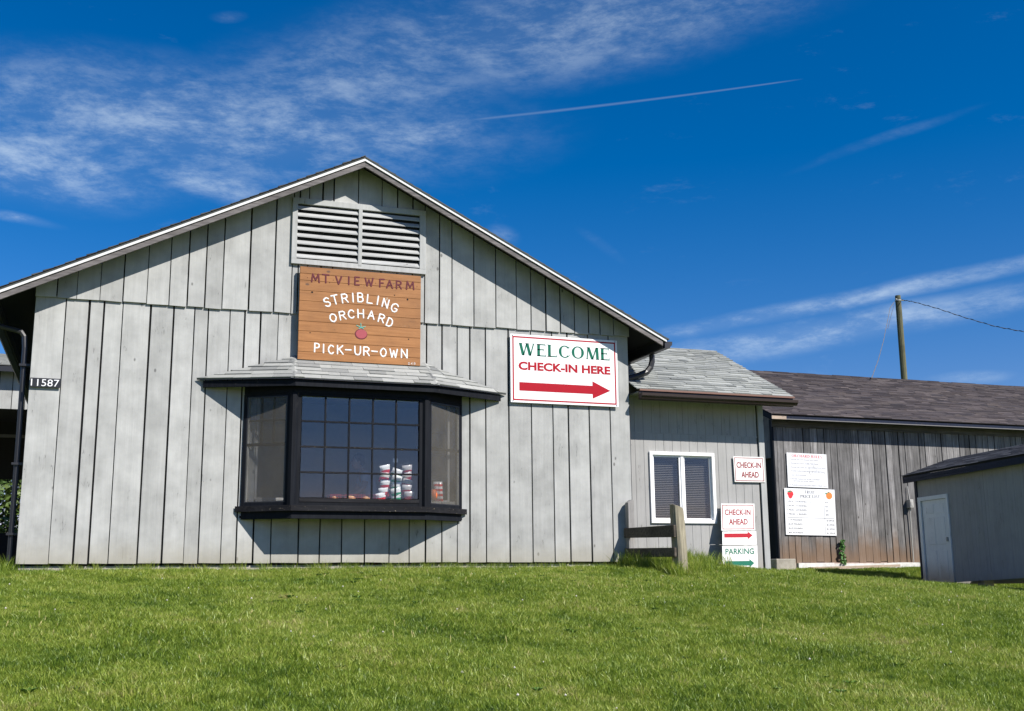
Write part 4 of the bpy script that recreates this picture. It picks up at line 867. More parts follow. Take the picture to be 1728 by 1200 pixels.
gp.add(vs_, fs_); gp.build('post', M['post'], fence, bevel=.004)
tag(fence.children[-1], 'thick round post, yellowish weathered wood'); 
for (ya, yb_, za, zb_) in ((891, 905.5, 886.5, 907), (925, 939, 924.5, 940)):
    xr0 = px0-.085; xr1 = cx-.105
    z1a = float(at(1069, ya, D-.14)[2]); z0a = float(at(1069, yb_+2, D-.14)[2])
    p0 = np.array([xr0, D-.05, 0]); p1 = np.array([xr1, yt-.10, 0])
    z1b = float(at(1134, za, yt)[2]); z0b = float(at(1134, zb_, yt)[2])
    MB().prism([(p0[0], p0[1], z0a), (p1[0], p1[1], z0b), (p1[0], p1[1], z1b), (p0[0], p0[1], z1a)], (.035, 0, 0)).build('rail', M['rail'], fence, bevel=.004)

# ------------------------------------------------------------------ weathered barn
wb = thing('weathered_barn', 'long old barn of bare grey boards with a brown shingle roof behind the annex', 'barn', (16, YB, 1.78))
BXL = float(at(1308.5, 830, YB)[0]); YBE = YB-.36; WB1 = 27.0
bz0 = float(at(1340, 949.5, YB)[2]); bze = float(at(1500, 708, YBE)[2])
ysol = YBE+1
for _ in range(200):
    if float(at(1500, 640.5, ysol)[2]) < bze+.42*(ysol-YBE): break
    ysol += .03
YBR = ysol; bzr = bze+.42*(YBR-YBE)
ztp = bze-.16
bx = BXL; pxs = [1317, 1328, 1339.5, 1350, 1362.5, 1374, 1386, 1398, 1408.5, 1420, 1431, 1445, 1457, 1469, 1481, 1492, 1503, 1513, 1525, 1536, 1548]
ed = [BXL]+[float(at(x, 870, YB)[0]) for x in pxs]
while ed[-1] < WB1: ed.append(ed[-1]+random.uniform(.13, .21))
for i in range(len(ed)-1):
    x0, x1 = ed[i], ed[i+1]; gp_ = random.choice((.004, .005, .006, .008, .014)); ln_ = random.uniform(-.012, .012)
    MB().prism([(x0+gp_, YB+random.uniform(-.006, .006), bz0+random.uniform(-.02, .02)), (x1-gp_, YB+random.uniform(-.006, .006), bz0+random.uniform(-.02, .02)), (x1-gp_+ln_, YB, ztp), (x0+gp_+ln_, YB, ztp)], (0, .022, 0)).build('board', M['barnwood'], wb)
MB().box(BXL, WB1, YB+.03, YB+.09, bz0, bze+.1).build('sheathing', M['void'], wb)
MB().box(BXL-.02, WB1, YB-.035, YB-.008, ztp-.06, ztp+.09).build('frieze_board', M['barnwood_dark'], wb)
MB().box(BXL-.03, WB1, YBE+.05, YB+.03, ztp+.10, ztp+.12).build('soffit', M['barnwood_dark'], wb)
# end wall with a dark doorway, seen in the gap beside the annex
ew = MB(); ye0 = YB
ew.box(BXL-.005, BXL+.03, YB-.006, YB+.10, bz0-.1, ztp+.1); ew.build('corner_board', M['black'], wb)
ew = MB(); ew.box(BXL-.0, BXL+.05, YB+1.3, YBR+4, 1.6, bze); ew.box(BXL, BXL+.05, YB+.10, YB+1.3, bz0+2.25, bze); ew.prism([(BXL, YBE+.3, bze), (BXL, YBR, bzr-.05), (BXL, YBR+4, bze)], (.05, 0, 0)); ew.build('end_wall', M['barnwood'], wb)
MB().box(BXL+.06, BXL+.10, YB+.10, YB+1.3, 1.75, bz0+2.25).build('door', M['void'], wb)
mb = MB()
for z in (4.30,):
    mb.prism([(BXL-.24, YBE-.02, bze-.13), (BXL-.24, YBE-.02, bze-.01), (BXL-.24, YBR, bzr-.01), (BXL-.24, YBR, bzr-.13)], (.03, 0, 0))
mb.build('rake_board', M['black'], wb)
MB().prism([(BXL-.22, YBE, bze+.0), (WB1, YBE, bze), (WB1, YBR, bzr), (BXL-.22, YBR, bzr)], (0, 0, -.05)).build('roof_deck', M['void'], wb)
MB().prism([(BXL-.22, YBR, bzr), (WB1, YBR, bzr), (WB1, YBR+4.2, bze), (BXL-.22, YBR+4.2, bze)], (0, 0, -.05)).build('roof_deck', M['shingle_brown'], wb)
ln = math.hypot(YBR-YBE, bzr-bze); Vv = np.array([0, (YBR-YBE)/ln, (bzr-bze)/ln])
shingles((BXL-.25, YBE-.03, bze+.003), (1, 0, 0), Vv, [(0, 0), (WB1-BXL+.25, 0), (WB1-BXL+.25, ln), (0, ln)], .13, .36, M['shingle_brown'], wb, thick=.012)
MB().box(BXL-.20, WB1, YBE-.012, YBE+.012, bze-.085, bze-.03).build('eave_board', M['navy'], wb)
MB().box(BXL-.0, WB1, YBE-.020, YBE+.010, bze-.103, bze-.086).build('eave_strip', M['eavegrey'], wb)
MB().box(BXL-.24, BXL+.12, YBE-.035, YBE-.013, bze-.105, bze-.035).build('bare_eave_block', M['plank'], wb)
# foundation
wf = MB(); x = BXL+.45; zf0 = 1.5; zt_ = bz0-.015
while x < 18.8:
    w_ = random.uniform(.5, 1.1); wf.prism([(x, YB-.05, zf0), (x+w_, YB-.05, zf0), (x+w_, YB-.05, zt_+random.uniform(-.015, .01)), (x, YB-.05, zt_+random.uniform(-.015, .01))], (0, .1, 0)); x += w_
wf.build('foundation', M['whitewash'], wb)
pk = at(1368, 960, YB-.25); pk2 = at(1520, 954, YB-.25)
tag(MB().prism([(pk[0], YB-.28, pk[2]-.02), (pk2[0], YB-.24, pk2[2]-.03), (pk2[0], YB-.24, pk2[2]+.02), (pk[0], YB-.28, pk[2]+.035)], (0, .12, 0)).build('plank', M['plank'], None, at0=(pk[0], YB-.25, pk[2])), 'long pale tan plank lying along the foot of the weathered barn', 'plank')
cbk = at(1311, 962, YB-.5); cb2 = at(1343, 943, YB-.5)
mb = MB(); mb.box(cbk[0], cb2[0], YB-.5, YB-.06, 1.3, cb2[2]); tag(mb.build('concrete_step', M['concrete'], None, bevel=.012, at0=(cbk[0], YB-.4, 1.4)), 'rough concrete step between the annex and the weathered barn', 'step')

# signs on the barn
yq = YB-.03
def quadboard(name, label, tl, tr, bl, br, mat):
    a, b, c, d = [at(*p, yq) for p in (bl, br, tr, tl)]
    U = (b-a+c-d)/2; V = (d-a+c-b)/2; w = np.linalg.norm(U); h = np.linalg.norm(V); return Board(name, label, a, U, V, w, h, mat, .01)
B = quadboard('orchard_rules_sign', 'white ORCHARD RULES sign with red heading on the weathered barn wall', (1327.5, 763.5), (1394.5, 767), (1330, 821.5), (1398, 824), M['sign_white'])
w, h = B.w, B.h
B.text('ORCHARD RULES', .125*w, .885*w, .875*h, .955*h, M['red_print'], kind='serif')
for i, (s_, v_, ww) in enumerate((('1. PLEASE DO NOT SHAKE ANY TREES.', .79, .74), ('2. PLEASE DO NOT CLIMB THE TREES.', .68, .74), ('3. PLEASE PAY FOR ALL FRUIT THAT YOU PICK.', .565, .92), ('4. PLEASE PURCHASE FRUIT BEFORE EATING.', .455, .88), ('5. NO PETS PLEASE.', .335, .42), ('6. PLEASE CLEAN UP AFTER YOURSELF', .225, .76), ('   AROUND ALL PICNIC AREAS.', .165, .60), ('7. PLEASE HAVE FUN AND ENJOY YOUR VISIT!', .045, .92))):
    B.line(s_, .05*w+(.05*w if s_[0] == ' ' else 0), .030*h, v_*h, M['ink_light'], bold=.004, wmax=ww*w-(.05*w if s_[0] == ' ' else 0))
B = quadboard('fruit_price_sign', 'white FRUIT PRICE LIST sign with a strawberry and an orange in its corners', (1323.3, 823.8), (1408.2, 826.5), (1326.5, 902.5), (1412, 904.5), M['sign_white'])
w, h = B.w, B.h
B.text('FRUIT', .40*w, .60*w, .895*h, .96*h, M['ink'], kind='serif'); B.text('PRICE LIST', .31*w, .695*w, .80*h, .865*h, M['ink'], kind='serif')
for i, (a_, b_) in enumerate((('1 PECK   (1/4 BUSHEL)', '$15'), ('2 PECKS  (1/2 BUSHEL)', '$25'), ('3 PECKS  (3/4 BUSHEL)', '$35'), ('4 PECKS  (1 BUSHEL)', '$40'))):
    v_ = (.70-.09*i)*h; B.line(a_, .04*w, .034*h, v_, M['ink'], bold=.003, wmax=.39*w); B.line(b_, .80*w, .034*h, v_, M['ink'], bold=.003); B.rect(.50*w, .74*w, v_, v_+.0022, M['ink_light'], 'leader_line')
for i, (a_, b_) in enumerate((('1-19 POUNDS', '$1.89/LB'), ('20-29 POUNDS', '$1.69/LB'), ('30-39 POUNDS', '$1.49/LB'), ('40+ POUNDS', '$1.39/LB'))):
    v_ = (.305-.09*i)*h; B.line(a_, .05*w, .034*h, v_, M['ink'], bold=.003, wmax=.28*w); B.line(b_, .81*w, .034*h, v_, M['ink'], bold=.003, wmax=.155*w); B.rect(.38*w, .74*w, v_, v_+.0022, M['ink_light'], 'leader_line')
B.rect(.04*w, .97*w, .368*h, .374*h, M['ink'], 'rule_line'); B.rect(.775*w, .779*w, .02*h, .73*h, M['ink'], 'rule_line')
def fan(cx, cy, pts, mat, nm): B.flat([(cx+a, cy+b) for a, b in pts], [tuple(range(len(pts)))], mat, nm)
cr = plain('printed_strawberry_red', (.72, .02, .03), .6); co_ = plain('printed_orange', (.80, .22, .04), .6); cgn = plain('printed_leaf_green', (.02, .22, .10), .6)
r_ = .062*w
fan(.115*w, .865*h, [(r_*math.cos(R(a))*(1 if math.sin(R(a)) > -.2 else .75), r_*1.1*math.sin(R(a))) for a in range(0, 360, 24)], cr, 'printed_strawberry')
fan(.10*w, .93*h, [(-.05*w, -.01*h), (0, .015*h), (.05*w, -.005*h), (.02*w, -.02*h), (-.02*w, -.02*h)], cgn, 'printed_leaf')
fan(.885*w, .865*h, [(r_*math.cos(R(a)), r_*math.sin(R(a))) for a in range(0, 360, 24)], co_, 'printed_orange')
fan(.84*w, .905*h, [(-.045*w, 0), (-.01*w, .02*h), (.02*w, .005*h), (-.01*w, -.012*h)], cgn, 'printed_leaf')
fan(.87*w, .935*h, [(-.02*w, -.01*h), (0, .02*h), (.03*w, -.01*h)], cgn, 'printed_leaf')
# vine
vx = float(at(1423, 940, YB-.06)[0]); vz = bz0
vine = thing('vine', 'small green vine climbing the stained boards right of the price list', 'plant', (vx, YB-.08, vz))
lf_m, t, p = newmat('vine_leaf'); p.inputs['Base Color'].default_value = (.05, .14, .022, 1); p.inputs['Roughness'].default_value = .55
top = float(at(1421, 912, YB-.06)[2])
MB().tube([(vx+.02, YB-.03, vz-.1), (vx-.01, YB-.03, vz+.15), (vx+.02, YB-.03, vz+.3), (vx-.015, YB-.03, top-.03)], .006, 5).build('stem', M['rail'], vine)
mb = MB()
for _ in range(120):
    z = random.uniform(vz-.05, top); wv_ = .05*(1.1-.3*(z-vz)/(top-vz)); c = np.array([vx-.012+random.uniform(-wv_, wv_), YB-.03-random.uniform(.005, .07), z]); s = random.uniform(.02, .04)
    a = random.uniform(0, 6.28); u = np.array([math.cos(a), -.3, math.sin(a)])*s; v = np.array([-math.sin(a), -random.uniform(.1, .8), math.cos(a)])*s
    mb.add([c-u, c-v*.6, c+u, c+v], [(0, 1, 2, 3)])
mb.build('foliage', lf_m, vine)
# meter box
ex_ = float(at(1537, 850, YB-.1)[0]); ez0 = float(at(1537, 857, YB-.1)[2]); ez1 = float(at(1537, 843, YB-.1)[2])
eb = thing('electric_box', 'small grey electric box with a conduit on the weathered barn beside the shed corner', 'electric box', (ex_, YB-.1, ez0))
MB().box(ex_-.05, ex_+.05, YB-.14, YB-.007, ez0, ez1).build('box', M['galv'], eb, bevel=.006); MB().box(ex_-.03, ex_+.03, YB-.15, YB-.14, ez0+.04, ez1-.05).build('cover', M['galv'], eb)
MB().tube([(ex_-.0, YB-.07, ez0), (ex_+.0, YB-.05, ez0-.2), (ex_+.0, YB-.04, bz0)], .014, 8).build('conduit', M['galv'], eb)
MB().tube([(ex_-.0, YB-.07, ez1), (ex_+.0, YB-.05, ez1+.15), (ex_+.0, YB-.03, ez1+.3)], .01, 8).build('conduit', M['galv'], eb)

# ------------------------------------------------------------------ shed
SA = R(10.7); wdir = np.array([math.sin(SA), math.cos(SA), 0]); nrm = np.array([-math.cos(SA), math.sin(SA), 0])   # wall runs away; faces left
depth = 22.3; d_ = ray(1557, 988); P0 = EYE+d_*(depth/(d_@_f)); P0 = P0.copy()
shed = thing('shed', 'small grey shed with charcoal shingle roof and white panel door at the right edge', 'shed', P0)
def sp_(x, y, o=0): return atp(x, y, P0+nrm*o, nrm)
def tpar(p): return float((P0-p)@wdir)
zsb = float(P0[2]); zst = float(sp_(1541, 815)[2])+.05; SLn = 4.9
U = -wdir                                                    # towards the camera
def zbot(a): return zsb+.02+.035*a
dl, dr = tpar(sp_(1549.5, 840)), tpar(sp_(1599.5, 833)); dz1 = float(sp_(1575, 836.5)[2]); dz0 = zsb-.02
def spanel(a, b, z0, z1, zb=None, st=.1): grooved(shed, P0+U*a, U, nrm, b-a, z0, z1, M['shed_panel'], pitch=.203, gd=.003, gw=.006, zbot=zb, start=st)
spanel(.09, dl, 0, zst, lambda a: zsb-.02); spanel(dl, dr, dz1, zst, st=.1); spanel(dr, dr+1.22, 0, zst, lambda a: zbot(a+dr)); spanel(dr+1.224, dr+2.44, 0, zst, lambda a: zbot(a+dr+1.2)); spanel(dr+2.444, SLn, 0, zst, lambda a: zbot(a+dr+2.4))
bk = MB(); bk.obox(P0, U, nrm, .02, SLn, -.10, -.012, zsb+.25, zst+.02); bk.build('sheathing', M['void'], shed)
MB().obox(P0, U, nrm, .0, .085, -.06, .018, zsb-.06, zst).build('corner_board', M['navy'], shed)
SWd = 2.6
MB().obox(P0, -nrm, wdir, .0, SWd, -.05, .0, zsb+.02, zst).build('end_wall', M['shed_panel'], shed)
Pn = P0+U*SLn; MB().obox(Pn, -nrm, -wdir, .0, SWd, -.05, .0, zsb+.1, zst).build('end_wall', M['shed_panel'], shed)
MB().obox(P0-nrm*SWd, U, -nrm, 0, SLn, -.05, 0, zsb+.1, zst).build('side_wall', M['shed_panel'], shed)
# door
dr_ = bpy.data.objects.new('door', None); COL.objects.link(dr_); dr_.parent = shed
fr = MB(); tf = .13
fr.obox(P0, U, nrm, dl, dl+.10, -.03, .022, dz0, dz1-.075); fr.obox(P0, U, nrm, dr-.06, dr, -.03, .022, dz0, dz1-.075); fr.obox(P0, U, nrm, dl, dr, -.03, .024, dz1-.075, dz1)
mdoor = wood('white_painted_door', (.76, .78, .80), (.82, .84, .85), knots=0, bump=.05, smudge=.12, stain=(zsb+.02, zsb+.55, (.42, .29, .17), .75, .12), objvar=.02)
fr.build('door_frame', mdoor, dr_)
a0, a1 = dl+.115, dr-.07; MB().obox(P0, U, nrm, a0, a1, -.03, -.008, dz0+.04, dz1-.08).build('door_leaf', mdoor, dr_)
wd_ = (a1-a0); hh_ = dz1-.08-dz0-.04
for (c0, c1) in ((.14, .45), (.55, .86)):
    for (r0, r1) in ((.06, .40), (.47, .79), (.84, .95)):
        b0, b1 = a0+wd_*c0, a0+wd_*c1; zz0, zz1 = dz0+.04+hh_*r0, dz0+.04+hh_*r1; mb = MB()
        mb.obox(P0, U, nrm, b0, b1, -.008, -.002, zz0, zz1); mb.build('raised_panel', mdoor, dr_, bevel=.005)
MB().obox(P0, U, nrm, a1-.09, a1-.05, -.008, .03, dz0+.85, dz0+.93).build('handle', M['galv'], dr_, bevel=.008)
# roof
ohe, ohr = .17, .16                                     # eave and rake overhang
e0 = P0+wdir*ohr+nrm*ohe; ze = float(atp(1527, 803, P0+nrm*ohe, nrm)[2])
rs = np.array([-nrm[0], -nrm[1], 0]); half = SWd/2+ohe
rr_pt = atp(1602, 775, e0, wdir)                        # far ridge end lies in the plane of the far rake
half = float((rr_pt-e0)@(-nrm)); zrd = float(rr_pt[2])
print('shed ridge', half, zrd, ze, 'door', dz1-dz0, dr-dl)
half = max(.6, min(half, 2.2))
ln = math.hypot(half, zrd-ze); Vv = (-nrm*half+np.array([0, 0, zrd-ze]))/ln; E0 = np.array([e0[0], e0[1], ze]); LN = SLn+2*ohr
MB().prism([E0, E0+U*LN, E0+U*LN+Vv*ln, E0+Vv*ln], (0, 0, -.03)).build('roof_deck', M['void'], shed)
T_ = E0+Vv*ln; Vb = (-nrm*half-np.array([0, 0, zrd-ze])); MB().prism([T_, T_+U*LN, T_+U*LN+Vb, T_+Vb], (0, 0, -.03)).build('roof_deck', M['shingle_black'], shed)
shingles(E0+nrm*.02+U*LN, wdir, Vv, [(-.02, 0), (LN+.02, 0), (LN+.02, ln), (-.02, ln)], .125, .28, M['shingle_black'], shed, thick=.006)
fh = .115
MB().prism([E0+np.array([0, 0, -.032]), E0+U*LN+np.array([0, 0, -.032]), E0+U*LN+np.array([0, 0, -.032-fh]), E0+np.array([0, 0, -.032-fh])], -nrm*.025).build('eave_board', M['navy'], shed)
MB().prism([E0+np.array([0, 0, -.032]), E0+Vv*ln+np.array([0, 0, -.032]), E0+Vv*ln+np.array([0, 0, -.13]), E0+np.array([0, 0, -.13])], -wdir*.025).build('rake_board', M['navy'], shed)
MB().prism([P0+nrm*ohe+wdir*ohr+np.array([0, 0, ze-.10-P0[2]]), P0+nrm*ohe+U*SLn+np.array([0, 0, ze-.10-P0[2]]), P0+U*SLn+np.array([0, 0, ze-.10-P0[2]]), P0+wdir*ohr+np.array([0, 0, ze-.10-P0[2]])], (0, 0, .01)).build('soffit', M['navy'], shed)
for a in (.3, 1.8, 3.3, 4.6):
    MB().obox(P0, U, nrm, a, a+.2, -.3, -.1, .5, zsb+.2).build('footing_block', M['concrete'], shed)

# ------------------------------------------------------------------ utility pole and wires
dp = 44.0; d_ = ray(1515, 499); T = EYE+d_*(dp/(d_@_f)); pxw = T[0]; pyw = T[1]; ztp_ = T[2]
pole = thing('utility_pole', 'tall bare wooden utility pole standing behind the weathered barn', 'utility pole', (pxw, pyw, 1.6))
MB().tube([(pxw, pyw, 1.6), (pxw, pyw, 5), (pxw, pyw, ztp_-.15), (pxw, pyw, ztp_)], [.15, .135, .112, .105], 12).build('shaft', M['pole'], pole, smooth=False)
MB().tube([(pxw-.16, pyw-.05, ztp_-.16), (pxw+.22, pyw-.05, ztp_-.2)], .018, 6).build('wire_bracket', M['galv'], pole)
MB().tube([(pxw, pyw, ztp_-.22), (pxw, pyw, ztp_-.18)], .13, 12).build('band', M['galv'], pole)
def wpt(x, y, dist): d = ray(x, y); return EYE+d*(dist/(d@_f))
def cable(name, pts, r, mat, label, twist=False):
    P_ = []
    for i in range(len(pts)-1):
        for k in range(6): P_.append(pts[i]+(pts[i+1]-pts[i])*k/6)
    P_.append(pts[-1]); mb = MB(); mb.tube(P_, r, 5)
    if twist:
        Q = []; n = 220
        for i in range(n+1):
            t = i/n*(len(P_)-1); k = min(int(t), len(P_)-2); p = P_[k]+(P_[k+1]-P_[k])*(t-k); a = i*.5; Q.append(p+np.array([math.cos(a)*.5, 0, math.sin(a)])*r*1.7)
        mb.tube(Q, r*.8, 4)
    return tag(mb.build(name, mat, None, at0=pts[0]), label, 'cable')
cable('power_cable', [wpt(1521, 506, 43.9), wpt(1540, 509, 43), wpt(1580, 520, 41), wpt(1625, 535, 39), wpt(1680, 551, 37), wpt(1728, 560, 35.5), wpt(1850, 574, 33), wpt(2100, 560, 30)], .011, M['wire_pale'], 'twisted cable sagging from the utility pole to the right edge', True)
cable('power_cable', [wpt(1509, 510, 43.9), wpt(1502, 520, 43), wpt(1497, 545, 41), wpt(1491, 575, 38), wpt(1482, 608, 34), wpt(1471, 638, 30)], .010, M['wire_pale'], 'twisted cable dropping from the utility pole to the barn ridge', True)
cable('telephone_wire', [wpt(1509, 514, 43.8), wpt(1503, 535, 42), wpt(1498, 555, 40)], .008, M['wire'], 'thin wire beside the twisted cable just left of the utility pole')

# ------------------------------------------------------------------ left neighbour
YN_ = 25.0
nb = thing('carport', 'pale-roofed grey carport with a dark open front beyond the left corner', 'carport', (-5.5, YN_, 1.6))
nze = float(at(15, 622, YN_-.3)[2]); nzh = float(at(15, 690, YN_)[2]); nx1 = float(at(47, 650, YN_)[0]); nzr = float(at(15, 597.5, YN_+2.2)[2])
xs0 = -11.0; xsr = nx1+1.2
x = xs0
while x < xsr: MB().box(x+.006, min(x+.24, xsr), YN_, YN_+.022, nzh, nze+.1).build('board', M['grey'], nb); x += .25
MB().box(xs0, xsr, YN_+.023, YN_+.06, nzh+.02, nze+.1).build('sheathing', M['void'], nb)
ln = math.hypot(2.5, nzr-nze-.08); Vv = np.array([0, 2.5/ln, (nzr-nze-.08)/ln])
MB().prism([(xs0, YN_-.3, nze+.06), (xsr+.2, YN_-.3, nze+.06), (xsr+.2, YN_+2.2, nzr), (xs0, YN_+2.2, nzr)], (0, 0, -.04)).build('roof_deck', M['void'], nb)
MB().prism([(xs0, YN_+2.2, nzr), (xsr+.2, YN_+2.2, nzr), (xsr+.2, YN_+4.7, nze), (xs0, YN_+4.7, nze)], (0, 0, -.04)).build('roof_deck', M['void'], nb)
shingles((xs0, YN_-.32, nze+.065), (1, 0, 0), Vv, [(0, 0), (xsr+.2-xs0, 0), (xsr+.2-xs0, ln), (0, ln)], .13, .34, M['shingle_light'], nb, thick=.012)
MB().box(xs0, xsr+.2, YN_-.31, YN_-.28, nze-.06, nze+.05).build('eave_board', M['gutter'], nb)
nzb = float(at(10, 809, YN_+4.4)[2])
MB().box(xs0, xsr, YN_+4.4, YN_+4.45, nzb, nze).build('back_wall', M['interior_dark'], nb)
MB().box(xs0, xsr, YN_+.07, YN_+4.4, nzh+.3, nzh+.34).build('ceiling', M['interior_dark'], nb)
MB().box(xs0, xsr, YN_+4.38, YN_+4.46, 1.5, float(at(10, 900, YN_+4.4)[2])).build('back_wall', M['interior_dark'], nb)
MB().box(xs0, xsr, YN_+2.0, YN_+2.05, float(at(10, 738, YN_+2)[2]), float(at(10, 733, YN_+2)[2])).build('beam', M['counter'], nb)
MB().box(xsr-.1, xsr, YN_+.1, YN_+4.4, 1.5, nze).build('side_wall', M['grey'], nb)
MB().box(xs0, xs0+.1, YN_+.1, YN_+4.4, 1.5, nze).build('side_wall', M['grey'], nb)
for x in (-4.2,): MB().box(x, x+.14, YN_+.03, YN_+.17, 1.5, nzh+.05).build('post', M['black'], nb)
# leafy bushes behind it
leaf_m, t, p = newmat('bush_leaf'); oi = t.nodes.new('ShaderNodeAttribute'); oi.attribute_name = 'tone'; rp = t.nodes.new('ShaderNodeValToRGB'); t.links.new(oi.outputs['Fac'], rp.inputs[0])
rp.color_ramp.elements[0].color = (.028, .065, .010, 1); rp.color_ramp.elements[1].color = (.11, .16, .025, 1); e_ = rp.color_ramp.elements.new(.93); e_.color = (.10, .15, .025, 1); rp.color_ramp.elements[-1].color = (.45, .33, .05, 1)
t.links.new(rp.outputs[0], p.inputs['Base Color']); p.inputs['Roughness'].default_value = .6
def bush(c, rx, ry, h, n, label):
    th = thing('shrub', label, 'shrub', c, 'shrubs behind the carport'); mb = MB()
    for _ in range(n):
        a = random.uniform(0, 2*math.pi); r = random.random()**.45; z = random.random(); pr_ = math.sqrt(max(.05, 1-(abs(z-.45)/.62)**2)); q = 1+.22*math.sin(5*a+z*7)
        P_ = np.array([c[0]+rx*r*pr_*q*math.cos(a), c[1]+ry*r*pr_*q*math.sin(a), c[2]+h*z]); s = random.uniform(.05, .12)
        u = rng.normal(size=3); u /= np.linalg.norm(u); v = np.cross(u, rng.normal(size=3)); v /= np.linalg.norm(v)
        mb.add([P_-u*s, P_-v*s*.5, P_+u*s, P_+v*s*.5], [(0, 1, 2, 3)])
    mb.build('crown', leaf_m, th); tk = MB()
    for k in range(5):
        a = k*1.26; tk.tube([(c[0], c[1], c[2]-.2), (c[0]+.2*math.cos(a), c[1]+.2*math.sin(a), c[2]+h*.3), (c[0]+rx*.6*math.cos(a), c[1]+ry*.6*math.sin(a), c[2]+h*.75)], [.03, .02, .008], 5)
    tk.build('stem', M['rail'], th)
bush((float(at(8, 850, YN_+8.5)[0]), YN_+8.5, 1.5), 2.0, 1.6, 3.4, 9000, 'leafy green shrub with yellow flowers seen through the carport, nearest the gable corner')
bush((float(at(8, 850, YN_+9)[0])-3.6, YN_+9.0, 1.5), 2.2, 1.6, 3.6, 6000, 'leafy green shrub farther left behind the carport')
# two bushes share the group; a dark stretch of floor below the opening
tag(MB().box(xs0+.2, xsr-.2, YN_+.2, YN_+4.3, 1.5, 1.74).build('floor_slab', M['concrete'], nb))

# ------------------------------------------------------------------ goods and person inside the bay
zw = zsill1+.075
bagm = {'red': plain('snack_bag_red', (.58, .02, .03), .25), 'green': plain('snack_bag_green', (.01, .27, .12), .25), 'white': plain('snack_bag_white', (.74, .75, .76), .25), 'silver': plain('snack_bag_silver', (.42, .40, .40), .25), 'dred': plain('snack_bag_dark_red', (.30, .03, .03), .25)}
def bag(c, w, h, cols, label, rot=0, tiltx=0):
    """crimped pillow bag: bands of print front and back"""
    nu, nv = 6, 8; vs_, fs_, ms_ = [], [], []
    for side in (-1, 1):
        for j in range(nv+1):
            for i in range(nu+1):
                a, b = i/nu*2-1, j/nv*2-1; puff = .028*(max(0, 1-a*a)**.6)*(max(0, 1-(b*b)**1.5)**.7); wob = .004*math.sin(9*b+3*a+c[0]*40)
                x = a*w/2*(1-.06*(1-b*b)); z = b*h/2; y = side*(puff+wob*(abs(b) < .9))
                ca, sa = math.cos(rot), math.sin(rot); vs_.append((c[0]+x*ca-z*sa, c[1]+y+tiltx*z, c[2]+x*sa+z*ca))
    for s in (0, 1):
        for j in range(nv):
            for i in range(nu):
                k = s*(nu+1)*(nv+1)+j*(nu+1)+i; f = (k, k+1, k+nu+2, k+nu+1); fs_.append(f if s == 0 else f[::-1]); ms_.append(cols[j])
    mb = MB(); 
    for f, m_ in zip(fs_, ms_): mb.f.append(f); mb.m.append(m_[0]); mb.t.append(0)
    mb.v = vs_
    o = mb.build('snack_bag', [bagm[k] for k in ('red', 'green', 'white', 'silver', 'dred')], None, smooth=True, at0=c)
    tag(o, label, 'snack bag', 'snack bags hanging in the bay window'); return o
ci = {'red': 0, 'green': 1, 'white': 2, 'silver': 3, 'dred': 4}
YG = YF+.16
ordn = ['topmost', 'second', 'third', 'fourth', 'fifth', 'lowest']
rack = thing('snack_rack', 'thin wire rack holding three strips of snack bags in the bay window', 'rack', (float(at(665, 840, YG)[0]), YG, zw))
def px(x, y, Y=YG): return np.array([float(c) for c in at(x, y, Y)])
for x_ in (647, 667, 689):
    a, b = px(x_, 845), px(x_, 776 if x_ != 647 else 786); MB().tube([a+(0, .04, 0), b+(0, .04, 0)], .003, 5).build('upright_wire', M['galv'], rack)
a, b = px(645, 789), px(692, 781); MB().tube([a+(0, .042, 0), b+(0, .042, 0)], .003, 5).build('cross_wire', M['galv'], rack)
tg = px(667, 777); MB().box(tg[0]-.035, tg[0]+.035, YG-.01, YG-.006, tg[2]-.028, tg[2]+.028).build('price_tag', M['white'], rack)
for col_, (xc, ylist, main, alt, desc) in enumerate(((646, (794, 806, 819, 831, 840), 'red', 'white', 'white and red snack bag on the left strip of the rack'), (666, (800, 811, 822, 832, 841), 'green', 'white', 'white and green snack bag on the middle strip of the rack'), (687, (794, 806, 817, 827, 838), 'dred', 'silver', 'silver and dark red snack bag on the right strip of the rack'))):
    for k, y_ in enumerate(ylist):
        c = px(xc+random.uniform(-3, 3), y_); m_, a_ = ci[main], ci[alt]; cols = [(m_,)]*4+[(a_,)]*4 if k % 2 else [(a_,)]*1+[(m_,)]*3+[(a_,)]*4
        bag((c[0], YG+random.uniform(-.03, .02)-.012*(4-k), max(c[2], zw+.055)), .15, .135, cols, ('lowest' if k == 4 else ordn[k])+' '+desc, random.uniform(-.30, .30), -.45)
xb0 = px(556, 838); xb1 = px(637, 838)
bsk = thing('wire_basket', 'low red wire basket on the window board beside the snack rack', 'basket', ((xb0[0]+xb1[0])/2, YG, zw))
mred = plain('red_coated_wire', (.30, .03, .05), .4)
mb = MB(); x0, x1, y0b, y1b = xb0[0], xb1[0], YG-.06, YG+.16
for z in (zw+.01, zw+.045, zw+.085): mb.tube([(x0, y0b, z), (x1, y0b, z), (x1, y1b, z), (x0, y1b, z), (x0, y0b, z)], .0028, 4)
k = x0
while k <= x1+.001: mb.tube([(k, y0b, zw+.01), (k, y0b, zw+.085)], .002, 4); mb.tube([(k, y1b, zw+.01), (k, y1b, zw+.085)], .002, 4); k += (x1-x0)/14
mb.build('wire_frame', mred, bsk)
mroll = plain('bread_crust', (.50, .27, .12), .5)
